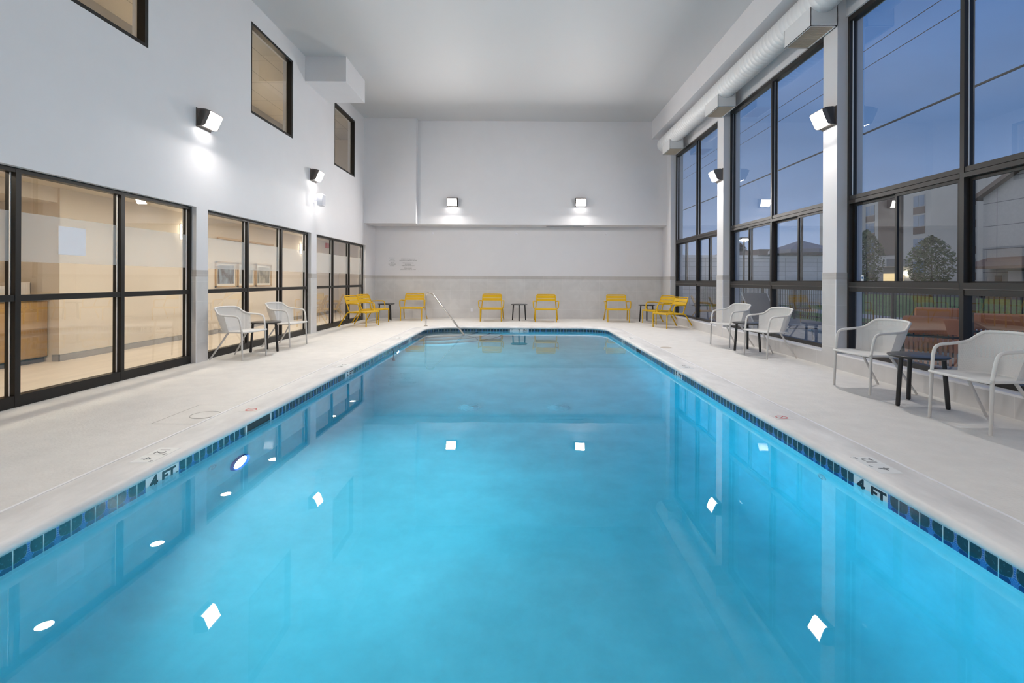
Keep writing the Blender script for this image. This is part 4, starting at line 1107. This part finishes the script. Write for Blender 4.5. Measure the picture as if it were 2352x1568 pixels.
# trees
def leaf_mat(name, c): return pbr(name, c, .9, noise=.45, nscale=2.5)
LEAF = leaf_mat('olive_leaves', (.15, .17, .085)); LEAFD = leaf_mat('brown_leaves', (.10, .075, .05)); BARK = pbr('bark', (.06, .045, .035), .9)
def tree(x, y, h, w, mat, label, seed):
    rd = random.Random(seed)
    r = empty('tree', (x, y, -.08), 0, label, 'tree')
    bm = BM(); tube(bm, [(0, 0, 0), (.05, 0, h * .35), (0, .05, h * .7)], [.10, .07, .03], 8); finish(bm, 'trunk', BARK, r)
    bm = BM()
    for k in range(2600):
        t = rd.random(); a = rd.random() * 2 * PI; rad = w * math.sin(PI * min(1, .15 + .85 * t)) ** .7 * math.sqrt(rd.random())
        p = Vector((rad * math.cos(a), rad * math.sin(a), h * (.22 + .78 * t)))
        e = Vector((rd.uniform(-1, 1), rd.uniform(-1, 1), rd.uniform(-1, 1))).normalized(); f = e.orthogonal().normalized(); s = rd.uniform(.09, .20)
        quad(bm, [p - e * s, p + f * s * .5, p + e * s, p - f * s * .5])
    me = bpy.data.meshes.new('crown'); bm.to_mesh(me); bm.free(); me.materials.append(mat)
    o = bpy.data.objects.new('crown', me); COL.objects.link(o); o.parent = r
tree(35.5, 50.8, 6.6, 1.6, LEAF, 'slim olive-green tree in front of the hotel entry', 3)
tree(36.5, 44.0, 5.4, 1.9, LEAF, 'bushy olive-green tree in front of the grey hotel wall', 4)
tree(21.5, 48.5, 5.0, 1.3, LEAFD, 'brownish tree beyond the low stone building', 5)
# parked cars
def car(x, y, rz, paint, label):
    r = empty('car', (x, y, -.08), rz, label, 'car', 'parked cars by the hotel entry')
    bm = BM(); prism(bm, [(-2.1, .28), (2.1, .28), (2.15, .62), (1.9, .82), (.9, .90), (.35, 1.38), (-1.1, 1.40), (-1.85, .95), (-2.15, .85)], -.85, .85, 'y'); finish(bm, 'body', paint, r, bevel=.05)
    bm = BM(); prism(bm, [(.75, .92), (.30, 1.33), (-1.05, 1.35), (-1.6, .97)], -.86, .86, 'y'); finish(bm, 'windows', WING, r)
    for wx in (-1.3, 1.35):
        for wy in (-.78, .78):
            bm = BM(); lathe(bm, [(0, -.09), (.30, -.09), (.33, -.05), (.33, .05), (.30, .09), (0, .09)], 18); xform(bm, Matrix.Translation((wx, wy, .33)) @ Matrix.Rotation(PI / 2, 4, 'X')); finish(bm, 'wheel', BLKF, r)
car(43.5, 61.5, .1, pbr('maroon_paint', (.16, .025, .04), .3, coat=.5), 'maroon car parked by the lit hotel entry')
car(43.3, 66.5, .1, pbr('grey_car_paint', (.10, .10, .12), .3, coat=.5), 'dark grey car parked by the hotel entry beside the maroon one')
bm = BM(); box(bm, 39.6, 40.3, 42.9, 43.6, -.08, 1.1); tag(finish(bm, 'trash_bin', BLKF, None, bevel=.03), 'dark trash bin standing by the grey building', 'trash bin')
# overhead cables
for z, rr, l in ((9.22, .05, 'thick black overhead cable crossing the sky outside'), (13.55, .018, 'thin upper overhead wire crossing the sky outside'), (12.62, .018, 'thin lower overhead wire crossing the sky outside')):
    bm = BM(); tube(bm, [(18, y, z - .25 * math.sin(PI * (y + 10) / 90)) for y in range(-10, 81, 5)], rr, 8); tag(finish(bm, 'overhead_cable', BLKF), l, 'cable')

# ------------------------------------------------------------------ dusk sky
w = bpy.data.worlds.new('dusk_sky'); SC.world = w; w.use_nodes = True; nt = w.node_tree
bg = nt.nodes['Background']; tc = N(nt, 'ShaderNodeTexCoord'); s = N(nt, 'ShaderNodeSeparateXYZ'); lnk(nt, tc.outputs['Generated'], s.inputs[0])
r = N(nt, 'ShaderNodeValToRGB'); lnk(nt, s.outputs['Z'], r.inputs[0])
el = r.color_ramp.elements; el[0].position = 0; el[0].color = (.36, .45, .66, 1); el[1].position = 1; el[1].color = (.035, .10, .33, 1)
for p, c in ((.10, (.24, .345, .58)), (.24, (.125, .23, .46)), (.45, (.065, .165, .42))):
    e = el.new(p); e.color = (*c, 1)
nz = N(nt, 'ShaderNodeTexNoise'); nz.inputs['Scale'].default_value = 2.5; nz.inputs['Detail'].default_value = 4
mp = N(nt, 'ShaderNodeMapping'); mp.inputs['Scale'].default_value = (1, 1, 3); lnk(nt, tc.outputs['Generated'], mp.inputs[0]); lnk(nt, mp.outputs[0], nz.inputs['Vector'])
mr = N(nt, 'ShaderNodeMapRange'); mr.inputs['From Min'].default_value = .3; mr.inputs['From Max'].default_value = .7; mr.inputs['To Min'].default_value = .88; mr.inputs['To Max'].default_value = 1.18; lnk(nt, nz.outputs['Fac'], mr.inputs[0])
mx = N(nt, 'ShaderNodeMix', data_type='RGBA', blend_type='MULTIPLY'); mx.inputs['Factor'].default_value = 1; lnk(nt, r.outputs[0], mx.inputs['A']); lnk(nt, mr.outputs[0], mx.inputs['B'])
# afterglow of the sunset on the far side of the building
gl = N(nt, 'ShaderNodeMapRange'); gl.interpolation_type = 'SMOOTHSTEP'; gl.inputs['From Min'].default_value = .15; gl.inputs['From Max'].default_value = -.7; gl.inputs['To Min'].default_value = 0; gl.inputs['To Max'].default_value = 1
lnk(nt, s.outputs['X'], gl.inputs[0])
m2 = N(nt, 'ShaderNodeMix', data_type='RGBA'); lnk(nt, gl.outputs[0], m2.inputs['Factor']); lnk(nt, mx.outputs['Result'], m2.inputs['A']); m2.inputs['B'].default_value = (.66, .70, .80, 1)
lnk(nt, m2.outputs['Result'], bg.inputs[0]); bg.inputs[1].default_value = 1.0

# ------------------------------------------------------------------ camera and view
cd = bpy.data.cameras.new('camera'); cam = bpy.data.objects.new('camera', cd); COL.objects.link(cam); SC.camera = cam
cd.sensor_width = 36; cd.sensor_fit = 'HORIZONTAL'; cd.lens = 1140 * 36 / 2352; cd.clip_end = 400; cd.clip_start = .05
cd.shift_x = -(1193 - 1176) / 2352; cd.shift_y = -(784 - 643) / 2352
cam.matrix_world = Matrix.Translation((0, 0, 1.26)) @ Matrix.Rotation(PI / 2, 4, 'X') @ Matrix.Rotation(.0045, 4, 'Z')
vs = SC.view_settings; SC.display_settings.display_device = 'sRGB'
vs.view_transform = 'Standard'; vs.look = 'None'; vs.gamma = 1; vs.use_curve_mapping = False; vs.exposure = 0
cy = SC.cycles
water.cycles.is_caustics_caster = True; basin.cycles.is_caustics_receiver = True
cy.use_denoising = True; cy.max_bounces = 14; cy.diffuse_bounces = 6; cy.glossy_bounces = 6; cy.transmission_bounces = 10; cy.transparent_max_bounces = 16
cy.sample_clamp_indirect = 6; cy.blur_glossy = .5; cy.caustics_reflective = False; cy.caustics_refractive = True
